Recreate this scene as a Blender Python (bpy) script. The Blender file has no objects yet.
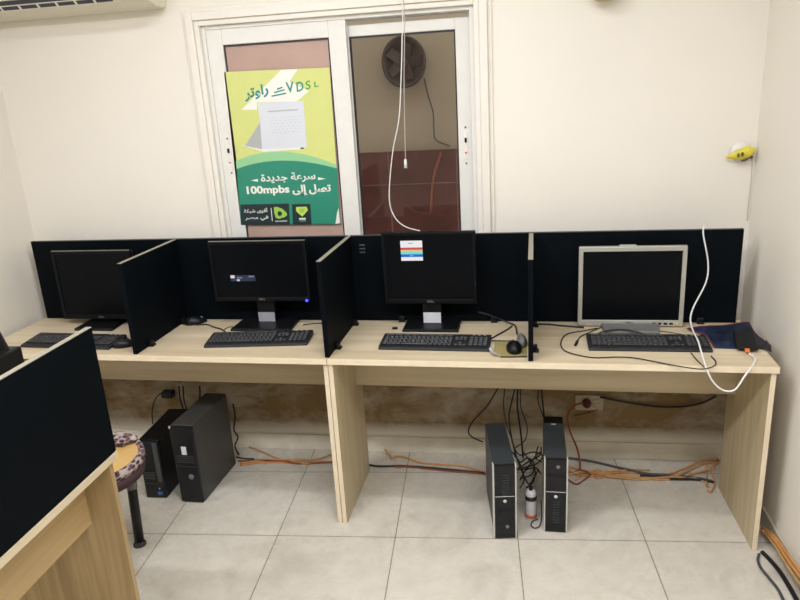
import bpy, bmesh, math, random
from mathutils import Vector, Matrix, Euler
random.seed(7)
C = bpy.context.scene.collection

# ---------------------------------------------------------------- camera, world, lights, exposure
cam_d = bpy.data.cameras.new('camera'); cam = bpy.data.objects.new('camera', cam_d); C.objects.link(cam)
cam_d.sensor_width = 36.0; cam_d.lens = 682.87 / 800 * 36; cam_d.clip_start = 0.05
_r = Vector((0.98641902, 0.15418274, -0.05661454)); _u = Vector((0.00821699, 0.2979328, 0.95455148)); _f = Vector((-0.16404269, 0.94205293, -0.29261966))
_m = Matrix((( _r.x, _u.x, -_f.x, 0.7197), (_r.y, _u.y, -_f.y, -3.0087), (_r.z, _u.z, -_f.z, 1.73), (0, 0, 0, 1)))
cam.matrix_world = _m
sc = bpy.context.scene
sc.camera = cam
sc.view_settings.view_transform = 'Standard'; sc.view_settings.look = 'None'
sc.view_settings.gamma = 1.0; sc.view_settings.use_curve_mapping = False
sc.view_settings.exposure = -0.24
w = bpy.data.worlds.new('sky'); sc.world = w; w.use_nodes = True
bg = w.node_tree.nodes['Background']; bg.inputs[0].default_value = (0.95, 0.97, 1.0, 1); bg.inputs[1].default_value = 2.3

def area(name, loc, sx, sy, power, color, rot=(0, 0, 0)):
    l = bpy.data.lights.new(name, 'AREA'); l.shape = 'RECTANGLE'; l.size = sx; l.size_y = sy; l.energy = power; l.color = color
    o = bpy.data.objects.new(name, l); C.objects.link(o); o.location = loc; o.rotation_euler = rot
    return o
area('tube_and_fill_light', (1.02, -2.42, 2.74), 1.25, 0.14, 43, (0.98, 1.0, 1.09))
area('tube_and_fill_light', (-0.85, -2.42, 2.74), 1.25, 0.14, 43, (0.98, 1.0, 1.09))
area('tube_and_fill_light', (0.1, -1.25, 2.74), 1.25, 0.14, 22, (0.98, 1.0, 1.09))  # added fill, not a known tube; brightens the side walls
# ---------------------------------------------------------------- materials
def lin(c):
    return tuple(((v / 255) / 12.92 if v / 255 <= 0.04045 else ((v / 255 + 0.055) / 1.055) ** 2.4) for v in c)
class NT:
    def __init__(s, name):
        s.m = bpy.data.materials.new(name); s.m.use_nodes = True; s.t = s.m.node_tree; s.b = s.t.nodes['Principled BSDF']
    def n(s, typ, **kw):
        x = s.t.nodes.new(typ)
        for k, v in kw.items(): setattr(x, k, v)
        return x
    def l(s, a, b): s.t.links.new(a, b)
    def coord(s, scale=(1, 1, 1), rot=(0, 0, 0), kind='Object', loc=(0, 0, 0)):
        tc = s.n('ShaderNodeTexCoord'); mp = s.n('ShaderNodeMapping')
        mp.inputs['Scale'].default_value = scale; mp.inputs['Rotation'].default_value = rot; mp.inputs['Location'].default_value = loc
        s.l(tc.outputs[kind], mp.inputs[0]); return mp.outputs[0]
    def noise(s, co, scale, detail=4, rough=0.55, dist=0.0):
        x = s.n('ShaderNodeTexNoise'); x.inputs['Scale'].default_value = scale; x.inputs['Detail'].default_value = detail
        x.inputs['Roughness'].default_value = rough; x.inputs['Distortion'].default_value = dist
        s.l(co, x.inputs['Vector']); return x.outputs['Fac']
    def ramp(s, fac, stops):
        r = s.n('ShaderNodeValToRGB'); e = r.color_ramp.elements
        while len(e) < len(stops): e.new(0.5)
        for i, (p, c) in enumerate(stops):
            e[i].position = p; e[i].color = (*c, 1) if len(c) == 3 else c
        s.l(fac, r.inputs[0]); return r.outputs[0]
    def mix(s, fac, a, b, mode='MIX'):
        x = s.n('ShaderNodeMix', data_type='RGBA', blend_type=mode)
        for sock, v in ((x.inputs[0], fac), (x.inputs[6], a), (x.inputs[7], b)):
            if hasattr(v, 'is_linked'): s.l(v, sock)
            else: sock.default_value = v if not isinstance(v, tuple) else (*v, 1)[:4]
        return x.outputs[2]
    def bump(s, h, strength=0.2, dist=0.01):
        b = s.n('ShaderNodeBump'); b.inputs['Strength'].default_value = strength; b.inputs['Distance'].default_value = dist
        s.l(h, b.inputs['Height']); s.l(b.outputs[0], s.b.inputs['Normal'])
    def set(s, rough=0.5, metal=0.0, spec=0.5):
        s.b.inputs['Roughness'].default_value = rough; s.b.inputs['Metallic'].default_value = metal
        s.b.inputs['Specular IOR Level'].default_value = spec; return s
_cache = {}
def flat(name, c, rough=0.5, metal=0.0, spec=0.5, vary=0.06, scale=30, bump=0.0):
    """a plain colour with a slight procedural mottle"""
    if name in _cache: return _cache[name]
    t = NT(name).set(rough, metal, spec); c = lin(c)
    f = t.noise(t.coord(), scale, 3)
    t.l(t.ramp(f, [(0.3, tuple(v * (1 - vary) for v in c)), (0.7, tuple(min(1, v * (1 + vary)) for v in c))]), t.b.inputs['Base Color'])
    if bump: t.bump(f, bump, 0.002)
    _cache[name] = t.m; return t.m
def glow(name, c, strength):
    if name in _cache: return _cache[name]
    t = NT(name); t.b.inputs['Base Color'].default_value = (0, 0, 0, 1)
    t.b.inputs['Emission Color'].default_value = (*lin(c), 1); t.b.inputs['Emission Strength'].default_value = strength
    t.b.inputs['Roughness'].default_value = 0.3
    _cache[name] = t.m; return t.m
def wood(name, grain, a=(222, 207, 178), b=(202, 184, 150)):
    t = NT(name).set(0.42, 0, 0.35)
    sc_ = [26, 26, 26]; sc_[grain] = 1.1
    f = t.noise(t.coord(tuple(sc_)), 1.0, 5, 0.6, 0.25)
    sc2 = [7, 7, 7]; sc2[grain] = 0.35
    g = t.noise(t.coord(tuple(sc2)), 1.0, 3, 0.5, 0.6)
    c1 = t.ramp(f, [(0.30, lin(b)), (0.66, lin(a))])
    c2 = t.ramp(g, [(0.35, (0.86, 0.84, 0.80)), (0.65, (1, 1, 1))])
    t.l(t.mix(1.0, c1, c2, 'MULTIPLY'), t.b.inputs['Base Color'])
    return t.m
def plaster(name, c, stained_shaded=False):
    t = NT(name).set(0.55, 0, 0.3); co = t.coord(); c = lin(c)
    f = t.noise(co, 1.7, 4, 0.5); g = t.noise(co, 60, 2)
    col = t.ramp(f, [(0.3, tuple(v * 0.965 for v in c)), (0.7, c)])
    if stained_shaded:   # grubby brownish patches, plus the shade under the desks painted into the colour
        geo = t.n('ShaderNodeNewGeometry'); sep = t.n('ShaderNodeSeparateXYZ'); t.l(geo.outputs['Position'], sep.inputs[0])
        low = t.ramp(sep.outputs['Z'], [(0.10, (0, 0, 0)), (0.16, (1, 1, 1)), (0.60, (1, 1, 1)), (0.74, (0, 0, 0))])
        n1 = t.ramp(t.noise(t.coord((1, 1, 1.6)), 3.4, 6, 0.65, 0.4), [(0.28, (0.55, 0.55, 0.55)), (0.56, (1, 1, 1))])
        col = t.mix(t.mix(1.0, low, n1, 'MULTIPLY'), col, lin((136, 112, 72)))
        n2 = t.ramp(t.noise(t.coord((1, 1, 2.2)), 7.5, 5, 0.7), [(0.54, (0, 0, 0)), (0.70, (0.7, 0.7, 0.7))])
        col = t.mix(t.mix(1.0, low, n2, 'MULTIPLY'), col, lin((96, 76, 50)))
    t.l(col, t.b.inputs['Base Color']); t.bump(g, 0.08, 0.002)
    return t.m

M = {}
M['wall'] = plaster('cream_wall_paint', (241, 235, 222))
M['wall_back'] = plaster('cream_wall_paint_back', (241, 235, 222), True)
M['wall_rear'] = plaster('greige_wall_paint', (190, 182, 168))
M['ceiling'] = plaster('white_ceiling_paint', (240, 238, 230))
M['skirting'] = flat('cream_skirting_tile', (234, 227, 208), 0.4, vary=0.08, scale=9)
M['skirting_dirty'] = flat('grey_dirty_skirting_tile', (186, 178, 160), 0.4, vary=0.12, scale=9)
M['white_frame'] = flat('white_painted_frame', (232, 230, 222), 0.32, vary=0.02)
M['casing'] = flat('cream_painted_moulding', (238, 232, 220), 0.45, vary=0.02)
M['gasket'] = flat('black_rubber_gasket', (40, 42, 46), 0.5)
M['wood_x'] = wood('pale_oak_laminate_long', 0)
M['wood_y'] = wood('pale_oak_laminate_deep', 1)
M['wood_z'] = wood('pale_oak_laminate_upright', 2, (212, 196, 162), (188, 170, 132))
M['wood_grainy_x'] = wood('grained_oak_laminate_long', 0, (208, 182, 134), (184, 156, 108))
M['wood_grainy_z'] = wood('grained_oak_laminate_upright', 2, (200, 176, 132), (160, 134, 94))
M['wood_edge'] = flat('pale_oak_edge_band', (234, 218, 188), 0.45, vary=0.05, scale=14)
M['panel'] = flat('navy_black_partition_board', (9, 14, 18), 0.6, spec=0.05, vary=0.08, scale=5)
M['board_edge'] = flat('dark_grey_edge_band', (44, 48, 50), 0.5)
M['panel_edge'] = flat('beige_grey_edge_band', (144, 138, 120), 0.5)
M['black'] = flat('black_plastic', (17, 18, 20), 0.38, spec=0.3, vary=0.1)
M['black_matte'] = flat('matt_black_plastic', (24, 25, 27), 0.6, vary=0.1)
M['key'] = flat('dark_grey_keycap', (56, 57, 58), 0.45, vary=0.08)
M['screen'] = flat('dark_screen_glass', (8, 11, 15), 0.28, spec=0.10, vary=0.02)
M['bezel'] = flat('matt_black_bezel', (13, 15, 18), 0.5, spec=0.15, vary=0.05)
M['top_highlight'] = flat('grey_painted_highlight', (128, 126, 112), 0.4, vary=0.04)
M['silver'] = flat('silver_grey_plastic', (176, 174, 164), 0.38, metal=0.15, vary=0.03)
M['silver_dark'] = flat('grey_plastic', (112, 112, 108), 0.42, vary=0.05)
M['label_white'] = flat('white_sticker_paper', (214, 214, 218), 0.5)
M['case_dark'] = flat('dark_slate_steel_case', (54, 60, 64), 0.45, metal=0.1, spec=0.4, vary=0.06)
M['case_front'] = flat('glossy_black_case_front', (15, 18, 22), 0.25, spec=0.4, vary=0.05)
M['case_grey'] = flat('charcoal_steel_case', (68, 68, 66), 0.45, metal=0.1, spec=0.4, vary=0.05)
M['case_edge'] = flat('light_grey_case_edge', (196, 196, 190), 0.35, metal=0.1)
M['orange_cable'] = flat('orange_cable_sheath', (206, 146, 84), 0.5, vary=0.12)
M['tan_cable'] = flat('tan_cable_sheath', (196, 152, 96), 0.5, vary=0.12)
M['rust_cable'] = flat('rust_brown_cable_sheath', (138, 72, 44), 0.5, vary=0.12)
M['maroon'] = flat('maroon_rubber', (92, 34, 30), 0.5, vary=0.1)
M['red_cable'] = flat('red_brown_cable_sheath', (150, 66, 44), 0.5, vary=0.1)
M['black_cable'] = flat('black_cable_sheath', (22, 22, 24), 0.5, vary=0.1)
M['grey_cable'] = flat('dark_grey_cable_sheath', (74, 74, 76), 0.5, vary=0.1)
M['white_cable'] = flat('white_cable_sheath', (232, 230, 226), 0.4, vary=0.03)
M['ac'] = flat('offwhite_ac_plastic', (222, 216, 196), 0.4, vary=0.02)
M['ac_slat'] = flat('white_ac_slat', (226, 222, 208), 0.4, vary=0.02)
M['ac_dark'] = flat('dark_ac_slot', (60, 62, 72), 0.6)
M['paper_pink'] = flat('pinkish_brown_paper', (186, 156, 142), 0.65, vary=0.06, scale=6)
M['yellow'] = flat('yellow_plastic_film', (222, 206, 70), 0.4, vary=0.12, scale=40)
M['socket'] = flat('aged_shaded_ivory', (180, 168, 138), 0.4, vary=0.05)  # ivory darkened for dirt and for the shade under the desk

def floor_mat(tile):
    t = NT('beige_marbled_floor_tile').set(0.22, 0, 0.4)
    co = t.coord()
    br = t.n('ShaderNodeTexBrick'); br.offset = 0.0; br.squash = 1.0
    br.inputs['Scale'].default_value = 1.0; br.inputs['Brick Width'].default_value = tile; br.inputs['Row Height'].default_value = tile
    br.inputs['Mortar Size'].default_value = 0.0022; br.inputs['Mortar Smooth'].default_value = 0.2; br.inputs['Bias'].default_value = 0.0
    br.inputs['Color1'].default_value = (1, 1, 1, 1); br.inputs['Color2'].default_value = (0.955, 0.955, 0.95, 1); br.inputs['Mortar'].default_value = (0.36, 0.34, 0.30, 1)
    t.l(co, br.inputs['Vector'])
    f = t.noise(co, 3.2, 6, 0.62, 1.1); g = t.noise(co, 14, 4, 0.6, 0.3)
    c1 = t.ramp(f, [(0.30, lin((196, 189, 174))), (0.52, lin((216, 210, 196))), (0.72, lin((206, 200, 186)))])
    c2 = t.ramp(g, [(0.30, (0.93, 0.92, 0.90)), (0.6, (1, 1, 1))])
    d = t.ramp(t.noise(co, 5.5, 4, 0.7, 0.2), [(0.66, (1, 1, 1)), (0.80, (0.74, 0.71, 0.66))])      # scuffs
    col = t.mix(1.0, t.mix(1.0, t.mix(1.0, c1, c2, 'MULTIPLY'), br.outputs['Color'], 'MULTIPLY'), d, 'MULTIPLY')
    t.l(col, t.b.inputs['Base Color'])
    t.l(t.ramp(g, [(0.3, (0.34, 0.34, 0.34)), (0.7, (0.20, 0.20, 0.20))]), t.b.inputs['Roughness'])
    return t.m
M['floor'] = floor_mat(0.4914)

def glass_mat(name, tint, gloss):
    m = bpy.data.materials.new(name); m.use_nodes = True; t = m.node_tree
    for n in list(t.nodes):
        if n.type != 'OUTPUT_MATERIAL': t.nodes.remove(n)
    out = [n for n in t.nodes if n.type == 'OUTPUT_MATERIAL'][0]
    tr = t.nodes.new('ShaderNodeBsdfTransparent'); tr.inputs[0].default_value = (*tint, 1)
    gl = t.nodes.new('ShaderNodeBsdfGlossy'); gl.inputs['Roughness'].default_value = 0.04
    mx = t.nodes.new('ShaderNodeMixShader'); fr = t.nodes.new('ShaderNodeFresnel'); fr.inputs[0].default_value = gloss
    t.links.new(fr.outputs[0], mx.inputs[0]); t.links.new(tr.outputs[0], mx.inputs[1]); t.links.new(gl.outputs[0], mx.inputs[2]); t.links.new(mx.outputs[0], out.inputs[0])
    return m
M['glass'] = glass_mat('window_glass', (0.90, 0.89, 0.87), 1.5)

# ---------------------------------------------------------------- mesh helpers
class MB:
    def __init__(s): s.bm = bmesh.new()
    def _add(s, verts, faces):
        vs = [s.bm.verts.new(v) for v in verts]
        for f in faces:
            try: s.bm.faces.new([vs[i] for i in f])
            except ValueError: pass
        return vs
    def box(s, x0, x1, y0, y1, z0, z1, bev=0.0, seg=2, M4=None):
        b = bmesh.new()
        vs = [b.verts.new((x, y, z)) for x in (x0, x1) for y in (y0, y1) for z in (z0, z1)]
        for f in ((0, 1, 3, 2), (4, 6, 7, 5), (0, 4, 5, 1), (2, 3, 7, 6), (0, 2, 6, 4), (1, 5, 7, 3)): b.faces.new([vs[i] for i in f])
        if bev > 0: bmesh.ops.bevel(b, geom=b.edges[:], offset=bev, segments=seg, profile=0.5, affect='EDGES', clamp_overlap=True)
        s.merge(b, M4); return s
    def merge(s, b, M4=None):
        bmesh.ops.recalc_face_normals(b, faces=b.faces[:])
        if M4: bmesh.ops.transform(b, matrix=M4, verts=b.verts[:])
        mp = {}
        for v in b.verts: mp[v] = s.bm.verts.new(v.co)
        for f in b.faces:
            try:
                g = s.bm.faces.new([mp[v] for v in f.verts]); g.smooth = f.smooth
            except ValueError: pass
        b.free()
    def prism(s, pts, ax, a0, a1, bev=0.0):
        """polygon pts (2-D) extruded along axis ax from a0 to a1"""
        def P(p, a):
            q = list(p); q.insert(ax, a); return q
        b = bmesh.new(); n = len(pts)
        A = [b.verts.new(P(p, a0)) for p in pts]; B = [b.verts.new(P(p, a1)) for p in pts]
        b.faces.new(A); b.faces.new(B[::-1])
        for i in range(n): b.faces.new((A[i], A[(i + 1) % n], B[(i + 1) % n], B[i]))
        if bev: bmesh.ops.bevel(b, geom=b.edges[:], offset=bev, segments=2, profile=0.5, affect='EDGES', clamp_overlap=True)
        s.merge(b); return s
    def tube(s, pts, r, n=8, smooth=True, cap=True):
        pts = [Vector(p) for p in pts]
        b = bmesh.new(); rings = []
        for i, p in enumerate(pts):
            t = (pts[min(i + 1, len(pts) - 1)] - pts[max(i - 1, 0)])
            t = t.normalized() if t.length > 1e-9 else Vector((0, 0, 1))
            if i == 0: ref = Vector((0, 0, 1)) if abs(t.z) < 0.9 else Vector((1, 0, 0))
            a = ref - t * ref.dot(t)
            if a.length < 1e-6: a = t.orthogonal()
            a.normalize(); ref = a; c = t.cross(a)
            rr = r[i] if isinstance(r, (list, tuple)) else r
            rings.append([b.verts.new(p + a * rr * math.cos(2 * math.pi * k / n) + c * rr * math.sin(2 * math.pi * k / n)) for k in range(n)])
        for i in range(len(rings) - 1):
            for k in range(n):
                f = b.faces.new((rings[i][k], rings[i][(k + 1) % n], rings[i + 1][(k + 1) % n], rings[i + 1][k])); f.smooth = smooth
        if cap: b.faces.new(rings[0][::-1]); b.faces.new(rings[-1])
        s.merge(b); return s
    def lathe(s, prof, n=20, M4=None, smooth=True):
        b = bmesh.new(); R_ = []
        for (r, z) in prof:
            R_.append([b.verts.new((max(r, 1e-5) * math.cos(2 * math.pi * k / n), max(r, 1e-5) * math.sin(2 * math.pi * k / n), z)) for k in range(n)])
        for i in range(len(R_) - 1):
            for k in range(n):
                f = b.faces.new((R_[i][k], R_[i][(k + 1) % n], R_[i + 1][(k + 1) % n], R_[i + 1][k])); f.smooth = smooth
        b.faces.new(R_[0][::-1]); b.faces.new(R_[-1])
        s.merge(b, M4); return s
    def poly(s, pts):
        s._add(pts, [list(range(len(pts)))]); return s
    def xf(s, M4): bmesh.ops.transform(s.bm, matrix=M4, verts=s.bm.verts[:]); return s
def smooth_path(pts, k=6):
    P = [Vector(p) for p in pts]
    if len(P) < 3: return P
    out = []
    for i in range(len(P) - 1):
        p0 = P[i - 1] if i else P[0] * 2 - P[1]; p1, p2 = P[i], P[i + 1]; p3 = P[i + 2] if i + 2 < len(P) else P[-1] * 2 - P[-2]
        for j in range(k):
            t = j / k
            out.append(0.5 * ((2 * p1) + (p2 - p0) * t + (2 * p0 - 5 * p1 + 4 * p2 - p3) * t * t + (3 * p1 - p0 - 3 * p2 + p3) * t ** 3))
    out.append(P[-1]); return out
def obj(name, mb, m, parent=None, loc=(0, 0, 0), rz=0.0):
    me = bpy.data.meshes.new(name); mb.bm.to_mesh(me); mb.bm.free(); me.materials.append(m)
    o = bpy.data.objects.new(name, me); C.objects.link(o)
    if parent: o.parent = parent
    o.location = loc; o.rotation_euler = (0, 0, rz); return o
def tag(o, label, cat, group=None):
    o['label'] = label; o['category'] = cat
    if group: o['group'] = group
    return o
def thing(name, label, cat, loc=(0, 0, 0), rz=0.0, group=None):
    o = bpy.data.objects.new(name, None); C.objects.link(o); o.location = loc; o.rotation_euler = (0, 0, rz); o.empty_display_size = 0.05
    return tag(o, label, cat, group)
def struct(name, mb, m, loc=(0, 0, 0), rz=0.0):
    o = obj(name, mb, m, None, loc, rz); o['kind'] = 'structure'; return o
def dup(root, loc, rz, label, group=None):
    r = root.copy(); C.objects.link(r); r.location = loc; r.rotation_euler = (0, 0, rz); r['label'] = label
    if group: r['group'] = group
    for ch in list(root.children):
        c = ch.copy(); C.objects.link(c); c.parent = r
        for g in list(ch.children):
            d = g.copy(); C.objects.link(d); d.parent = c
    return r

# the row of desks stands a little askew to the wall
RA = -0.03; DF = -0.6194
_c, _s = math.cos(RA), math.sin(RA)
def DK(x, y, z): 
    yy = y - DF; return (_c * x - _s * yy, _s * x + _c * yy + DF, z)

# ---------------------------------------------------------------- the room
XL, XR, YF, ZC = -1.627, 1.694, -5.2, 2.80
FA, FX, FY = 0.0548, 0.2003, -0.6986
fo = (math.cos(FA) * FX - math.sin(FA) * FY, math.sin(FA) * FX + math.cos(FA) * FY, 0.0)
def toF(x, y):
    dx, dy = x - fo[0], y - fo[1]; return (math.cos(FA) * dx + math.sin(FA) * dy, -math.sin(FA) * dx + math.cos(FA) * dy)
fl = MB(); q = [toF(*p) for p in ((XL, YF), (XR, YF), (XR, 0.0), (XL, 0.0))]
fl.prism(q, 2, -0.08, 0.0)
struct('floor', fl, M['floor'], fo, FA)
WX0, WX1, WZ0, WZ1 = -0.612, 0.568, 0.90, 2.045      # window opening
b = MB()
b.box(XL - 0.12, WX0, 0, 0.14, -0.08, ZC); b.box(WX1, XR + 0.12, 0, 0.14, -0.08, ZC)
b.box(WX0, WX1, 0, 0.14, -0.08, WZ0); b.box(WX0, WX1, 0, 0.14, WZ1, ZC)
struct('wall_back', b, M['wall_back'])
struct('wall_left', MB().box(XL - 0.12, XL, YF, 0, -0.08, ZC), M['wall'])
struct('wall_right', MB().box(XR, XR + 0.12, YF, 0, -0.08, ZC), M['wall'])
struct('wall_front', MB().box(XL - 0.12, XR + 0.12, YF - 0.12, YF, -0.08, ZC), M['wall_rear'])
struct('ceiling', MB().box(XL - 0.12, XR + 0.12, YF - 0.12, 0.14, ZC, ZC + 0.1), M['ceiling'])
struct('baseboard_back', MB().box(XL, XR, -0.012, 0.0, 0, 0.084, 0.003), M['skirting'])
struct('baseboard_right', MB().box(XR - 0.012, XR, YF, -0.012, 0, 0.075, 0.003), M['skirting_dirty'])
struct('baseboard_left', MB().box(XL, XL + 0.012, YF, -0.012, 0, 0.084, 0.003), M['skirting'])

# ---- the sliding window
win = bpy.data.objects.new('window_1', None); C.objects.link(win); win['kind'] = 'structure'
def casing_mb():
    mb = MB()
    # stepped moulding: three nested frames of falling thickness
    for (g0, g1, d) in ((0.0, 0.018, 0.010), (0.018, 0.052, 0.026), (0.052, 0.074, 0.016)):
        X0, X1, Z0, Z1 = WX0 - 0.074 + g0, WX1 + 0.074 - g0, WZ0 - 0.074 + g0, WZ1 + 0.074 - g0
        t = g1 - g0
        mb.box(X0, X0 + t, -d, 0.0, Z0, Z1, 0.003); mb.box(X1 - t, X1, -d, 0.0, Z0, Z1, 0.003)
        mb.box(X0 + t, X1 - t, -d, 0.0, Z1 - t, Z1, 0.003); mb.box(X0 + t, X1 - t, -d, 0.0, Z0, Z0 + t, 0.003)
    return mb
obj('moulding', casing_mb(), M['casing'], win)
mb = MB()
for (x0, x1, z0, z1) in ((WX0, WX0 + 0.018, WZ0, WZ1), (WX1 - 0.018, WX1, WZ0, WZ1), (WX0 + .018, WX1 - .018, WZ0, WZ0 + 0.03), (WX0 + .018, WX1 - .018, WZ1 - 0.016, WZ1)):
    mb.box(x0, x1, 0.004, 0.125, z0, z1, 0.002)
obj('frame', mb, M['white_frame'], win)
def sash(x0, x1, z0, z1, sl, sr, st, sb, y0, y1, lock_x, lock_z):
    m_ = MB()
    m_.box(x0, x0 + sl, y0, y1, z0, z1, 0.003); m_.box(x1 - sr, x1, y0, y1, z0, z1, 0.003)
    m_.box(x0 + sl, x1 - sr, y0, y1, z1 - st, z1, 0.003); m_.box(x0 + sl, x1 - sr, y0, y1, z0, z0 + sb, 0.003)
    s_ = obj('sash', m_, M['white_frame'], win)
    gx0, gx1, gz0, gz1 = x0 + sl, x1 - sr, z0 + sb, z1 - st
    g_ = MB(); ym = (y0 + y1) / 2
    for (a, b_, c_, d_) in ((gx0, gx0 + .006, gz0, gz1), (gx1 - .006, gx1, gz0, gz1), (gx0 + .006, gx1 - .006, gz1 - .007, gz1), (gx0 + .006, gx1 - .006, gz0, gz0 + .006)):
        g_.box(a, b_, y0 + 0.006, y1 - 0.006, c_, d_)
    obj('gasket', g_, M['gasket'], s_)
    obj('glass_pane', MB().box(gx0 + .006, gx1 - .006, ym - .002, ym + .002, gz0 + .006, gz1 - .007), M['glass'], s_)
    l_ = MB(); l_.box(lock_x - .007, lock_x + .007, y0 - .003, y0 + .001, lock_z - .075, lock_z + .045, 0.0015)
    lk = obj('lock_plate', l_, M['casing'], s_)
    k = MB(); k.box(lock_x - .005, lock_x + .005, y0 - .008, y0 - .002, lock_z - .002, lock_z + .018, 0.002)
    obj('lock_latch', k, M['black'], s_)
    k = MB(); k.box(lock_x - .004, lock_x + .004, y0 - .005, y0 - .002, lock_z - .049, lock_z - .043, 0.001)
    obj('lock_mark', k, flat('red_mark', (196, 52, 44)), s_)
    k = MB()
    for dz in (.062, -.092): k.lathe([(0, 0), (.0045, 0), (.004, .002), (0, .0025)], 10, Matrix.Translation((lock_x, y0, lock_z + dz)) @ Matrix.Rotation(math.pi / 2, 4, 'X'))
    obj('screw', k, M['silver_dark'], s_)
    return s_
sash(-0.594, 0.030, 0.93, 2.029, 0.072, 0.076, 0.066, 0.07, 0.008, 0.038, -0.556, 1.505)
sash(-0.040, 0.550, 0.93, 2.008, 0.072, 0.062, 0.046, 0.07, 0.048, 0.078, 0.520, 1.500)

# ---- beyond the glass: the wall of the light well, beige above and maroon tile below
def tile_wall():
    t = NT('light_well_wall').set(0.3, 0, 0.4); co = t.coord()
    br = t.n('ShaderNodeTexBrick'); br.offset = 0.0
    br.inputs['Scale'].default_value = 1.0; br.inputs['Brick Width'].default_value = 0.40; br.inputs['Row Height'].default_value = 0.30
    br.inputs['Mortar Size'].default_value = 0.003
    br.inputs['Color1'].default_value = (*lin((112, 74, 66)), 1); br.inputs['Color2'].default_value = (*lin((98, 62, 56)), 1); br.inputs['Mortar'].default_value = (*lin((140, 108, 98)), 1)
    mp = t.coord((1, 1, 1), (math.pi / 2, 0, 0)); t.l(mp, br.inputs['Vector'])
    n_ = t.ramp(t.noise(co, 5, 6, 0.6, 1.5), [(0.35, (0.8, 0.8, 0.8)), (0.65, (1.15, 1.1, 1.1))])
    t.l(t.mix(1.0, br.outputs['Color'], n_, 'MULTIPLY'), t.b.inputs['Base Color']); return t.m
b = MB(); b.box(-2.6, 2.2, 1.03, 1.2, -1.0, 3.2)
struct('wall_outside', b, plaster('outside_beige_render', (178, 164, 142)))
struct('trim_1', MB().box(-2.6, 2.2, 1.008, 1.03, -1.0, 1.392, 0.003), tile_wall())
struct('floor_outside', MB().box(-2.6, 2.2, 0.14, 1.2, -1.1, -1.0), M['skirting_dirty'])
fan = thing('wall_fan', 'dark round fan on the beige wall beyond the right window pane', 'fan', (0.1246, 1.0000, 1.8821))
fan.rotation_euler = (math.pi / 2, 0, 0)
k = MB(); k.lathe([(0, .0), (.115, .0), (.125, .02), (.125, .05), (.118, .06), (0.112, .052), (0.10, .03), (0, .03)], 28); k.xf(Matrix.Translation((0, 0, -0.028)) @ Matrix.Scale(1.12, 4, (0, 1, 0)))
obj('housing', k, flat('dark_brown_fan_plastic', (72, 56, 52), 0.5), fan)
k = MB()
for i in range(5):
    a = i * 2 * math.pi / 5
    k.box(.015, .10, -.03, .03, 0, .004, .001, 1, Matrix.Translation((0, 0, .012)) @ Matrix.Rotation(a, 4, 'Z') @ Matrix.Rotation(.35, 4, 'X'))
k.lathe([(0, .0), (.026, .0), (.022, .03), (0, .034)], 14)
obj('blades', k, flat('dark_fan_blade', (70, 54, 51), 0.5), fan)
tag(obj('fan_wire', MB().tube(smooth_path([(0.2319, 1.0120, 1.7905), (0.2504, 1.0120, 1.6975), (0.2749, 1.0120, 1.6030), (0.2764, 1.0120, 1.5030), (0.2857, 1.0120, 1.4463), (0.3653, 1.0120, 1.4089)]), .004, 6), M['grey_cable']), 'thin dark wire hanging down from the round fan outside', 'cable')
tag(obj('orange_streak', MB().tube(smooth_path([(0.3144, 0.9850, 1.3739), (0.2752, 0.9850, 1.2670), (0.2532, 0.9850, 1.1633), (0.2416, 0.9850, 1.0336)]), .007, 6), M['rust_cable']), 'orange brown streak curving down the maroon tiles outside', 'hose')  # curved orange streak, drawn as a thin tube before the tiles

# ---------------------------------------------------------------- paper and poster on the left pane
tag(obj('window_paper', MB().box(-0.520, -0.048, 0.0195, 0.0205, 0.99, 1.958), M['paper_pink']), 'pinkish brown paper sheet covering the left window pane behind the poster', 'paper')
poster = thing('poster', 'yellow and green advertising poster on the left window pane', 'poster', (0, 0, 0))
PY = 0.008
def pm(name, c, rough=0.4): return flat('print_' + name, c, rough, vary=0.015, scale=12)
def sheet(name, pts, m, lift, parent=poster):
    k = MB(); y0 = PY - lift
    k.prism([(p[0], p[2]) for p in pts], 1, y0, y0 + 0.0003)
    return obj(name, k, m, parent)
def arc(p0, p1, p2, n=10):
    P0, P1, P2 = Vector(p0), Vector(p1), Vector(p2); c_ = P1 * 2 - (P0 + P2) / 2
    return [tuple(P0 * (1 - t) ** 2 + c_ * 2 * t * (1 - t) + P2 * t * t) for t in [i / n for i in range(n + 1)]]
sheet('paper_sheet', [(-0.5316, 0.0080, 1.8525), (-0.0526, 0.0080, 1.8422), (-0.0615, 0.0080, 1.1608), (-0.5425, 0.0080, 1.1689)], pm('lime', (212, 217, 132)), 0)
sheet('white_swoosh', [(-0.2700, 0.0080, 1.8451), (-0.1933, 0.0080, 1.8437), (-0.2371, 0.0080, 1.7934), (-0.1530, 0.0080, 1.7510), (-0.2118, 0.0080, 1.7101), (-0.3956, 0.0080, 1.7166), (-0.3995, 0.0080, 1.6847), (-0.4718, 0.0080, 1.6885)], pm('white', (236, 236, 226)), .0004)
mint = arc((-0.5286, 0.0080, 1.4653), (-0.2996, 0.0080, 1.4981), (-0.0574, 0.0080, 1.4283))
grn = arc((-0.5291, 0.0080, 1.4291), (-0.3040, 0.0080, 1.4583), (-0.0564, 0.0080, 1.4128))
sheet('mint_band', mint + grn[::-1], pm('mint', (150, 205, 150)), .0004)
sheet('green_field', grn + [(-0.0615, 0.0080, 1.1608), (-0.5425, 0.0080, 1.1689)], pm('green', (42, 138, 112)), .0004)
sheet('router_side', [(-0.4788, 0.0080, 1.5259), (-0.3920, 0.0080, 1.6317), (-0.3973, 0.0080, 1.5112)], pm('router_shade', (176, 180, 178)), .0006)
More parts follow.
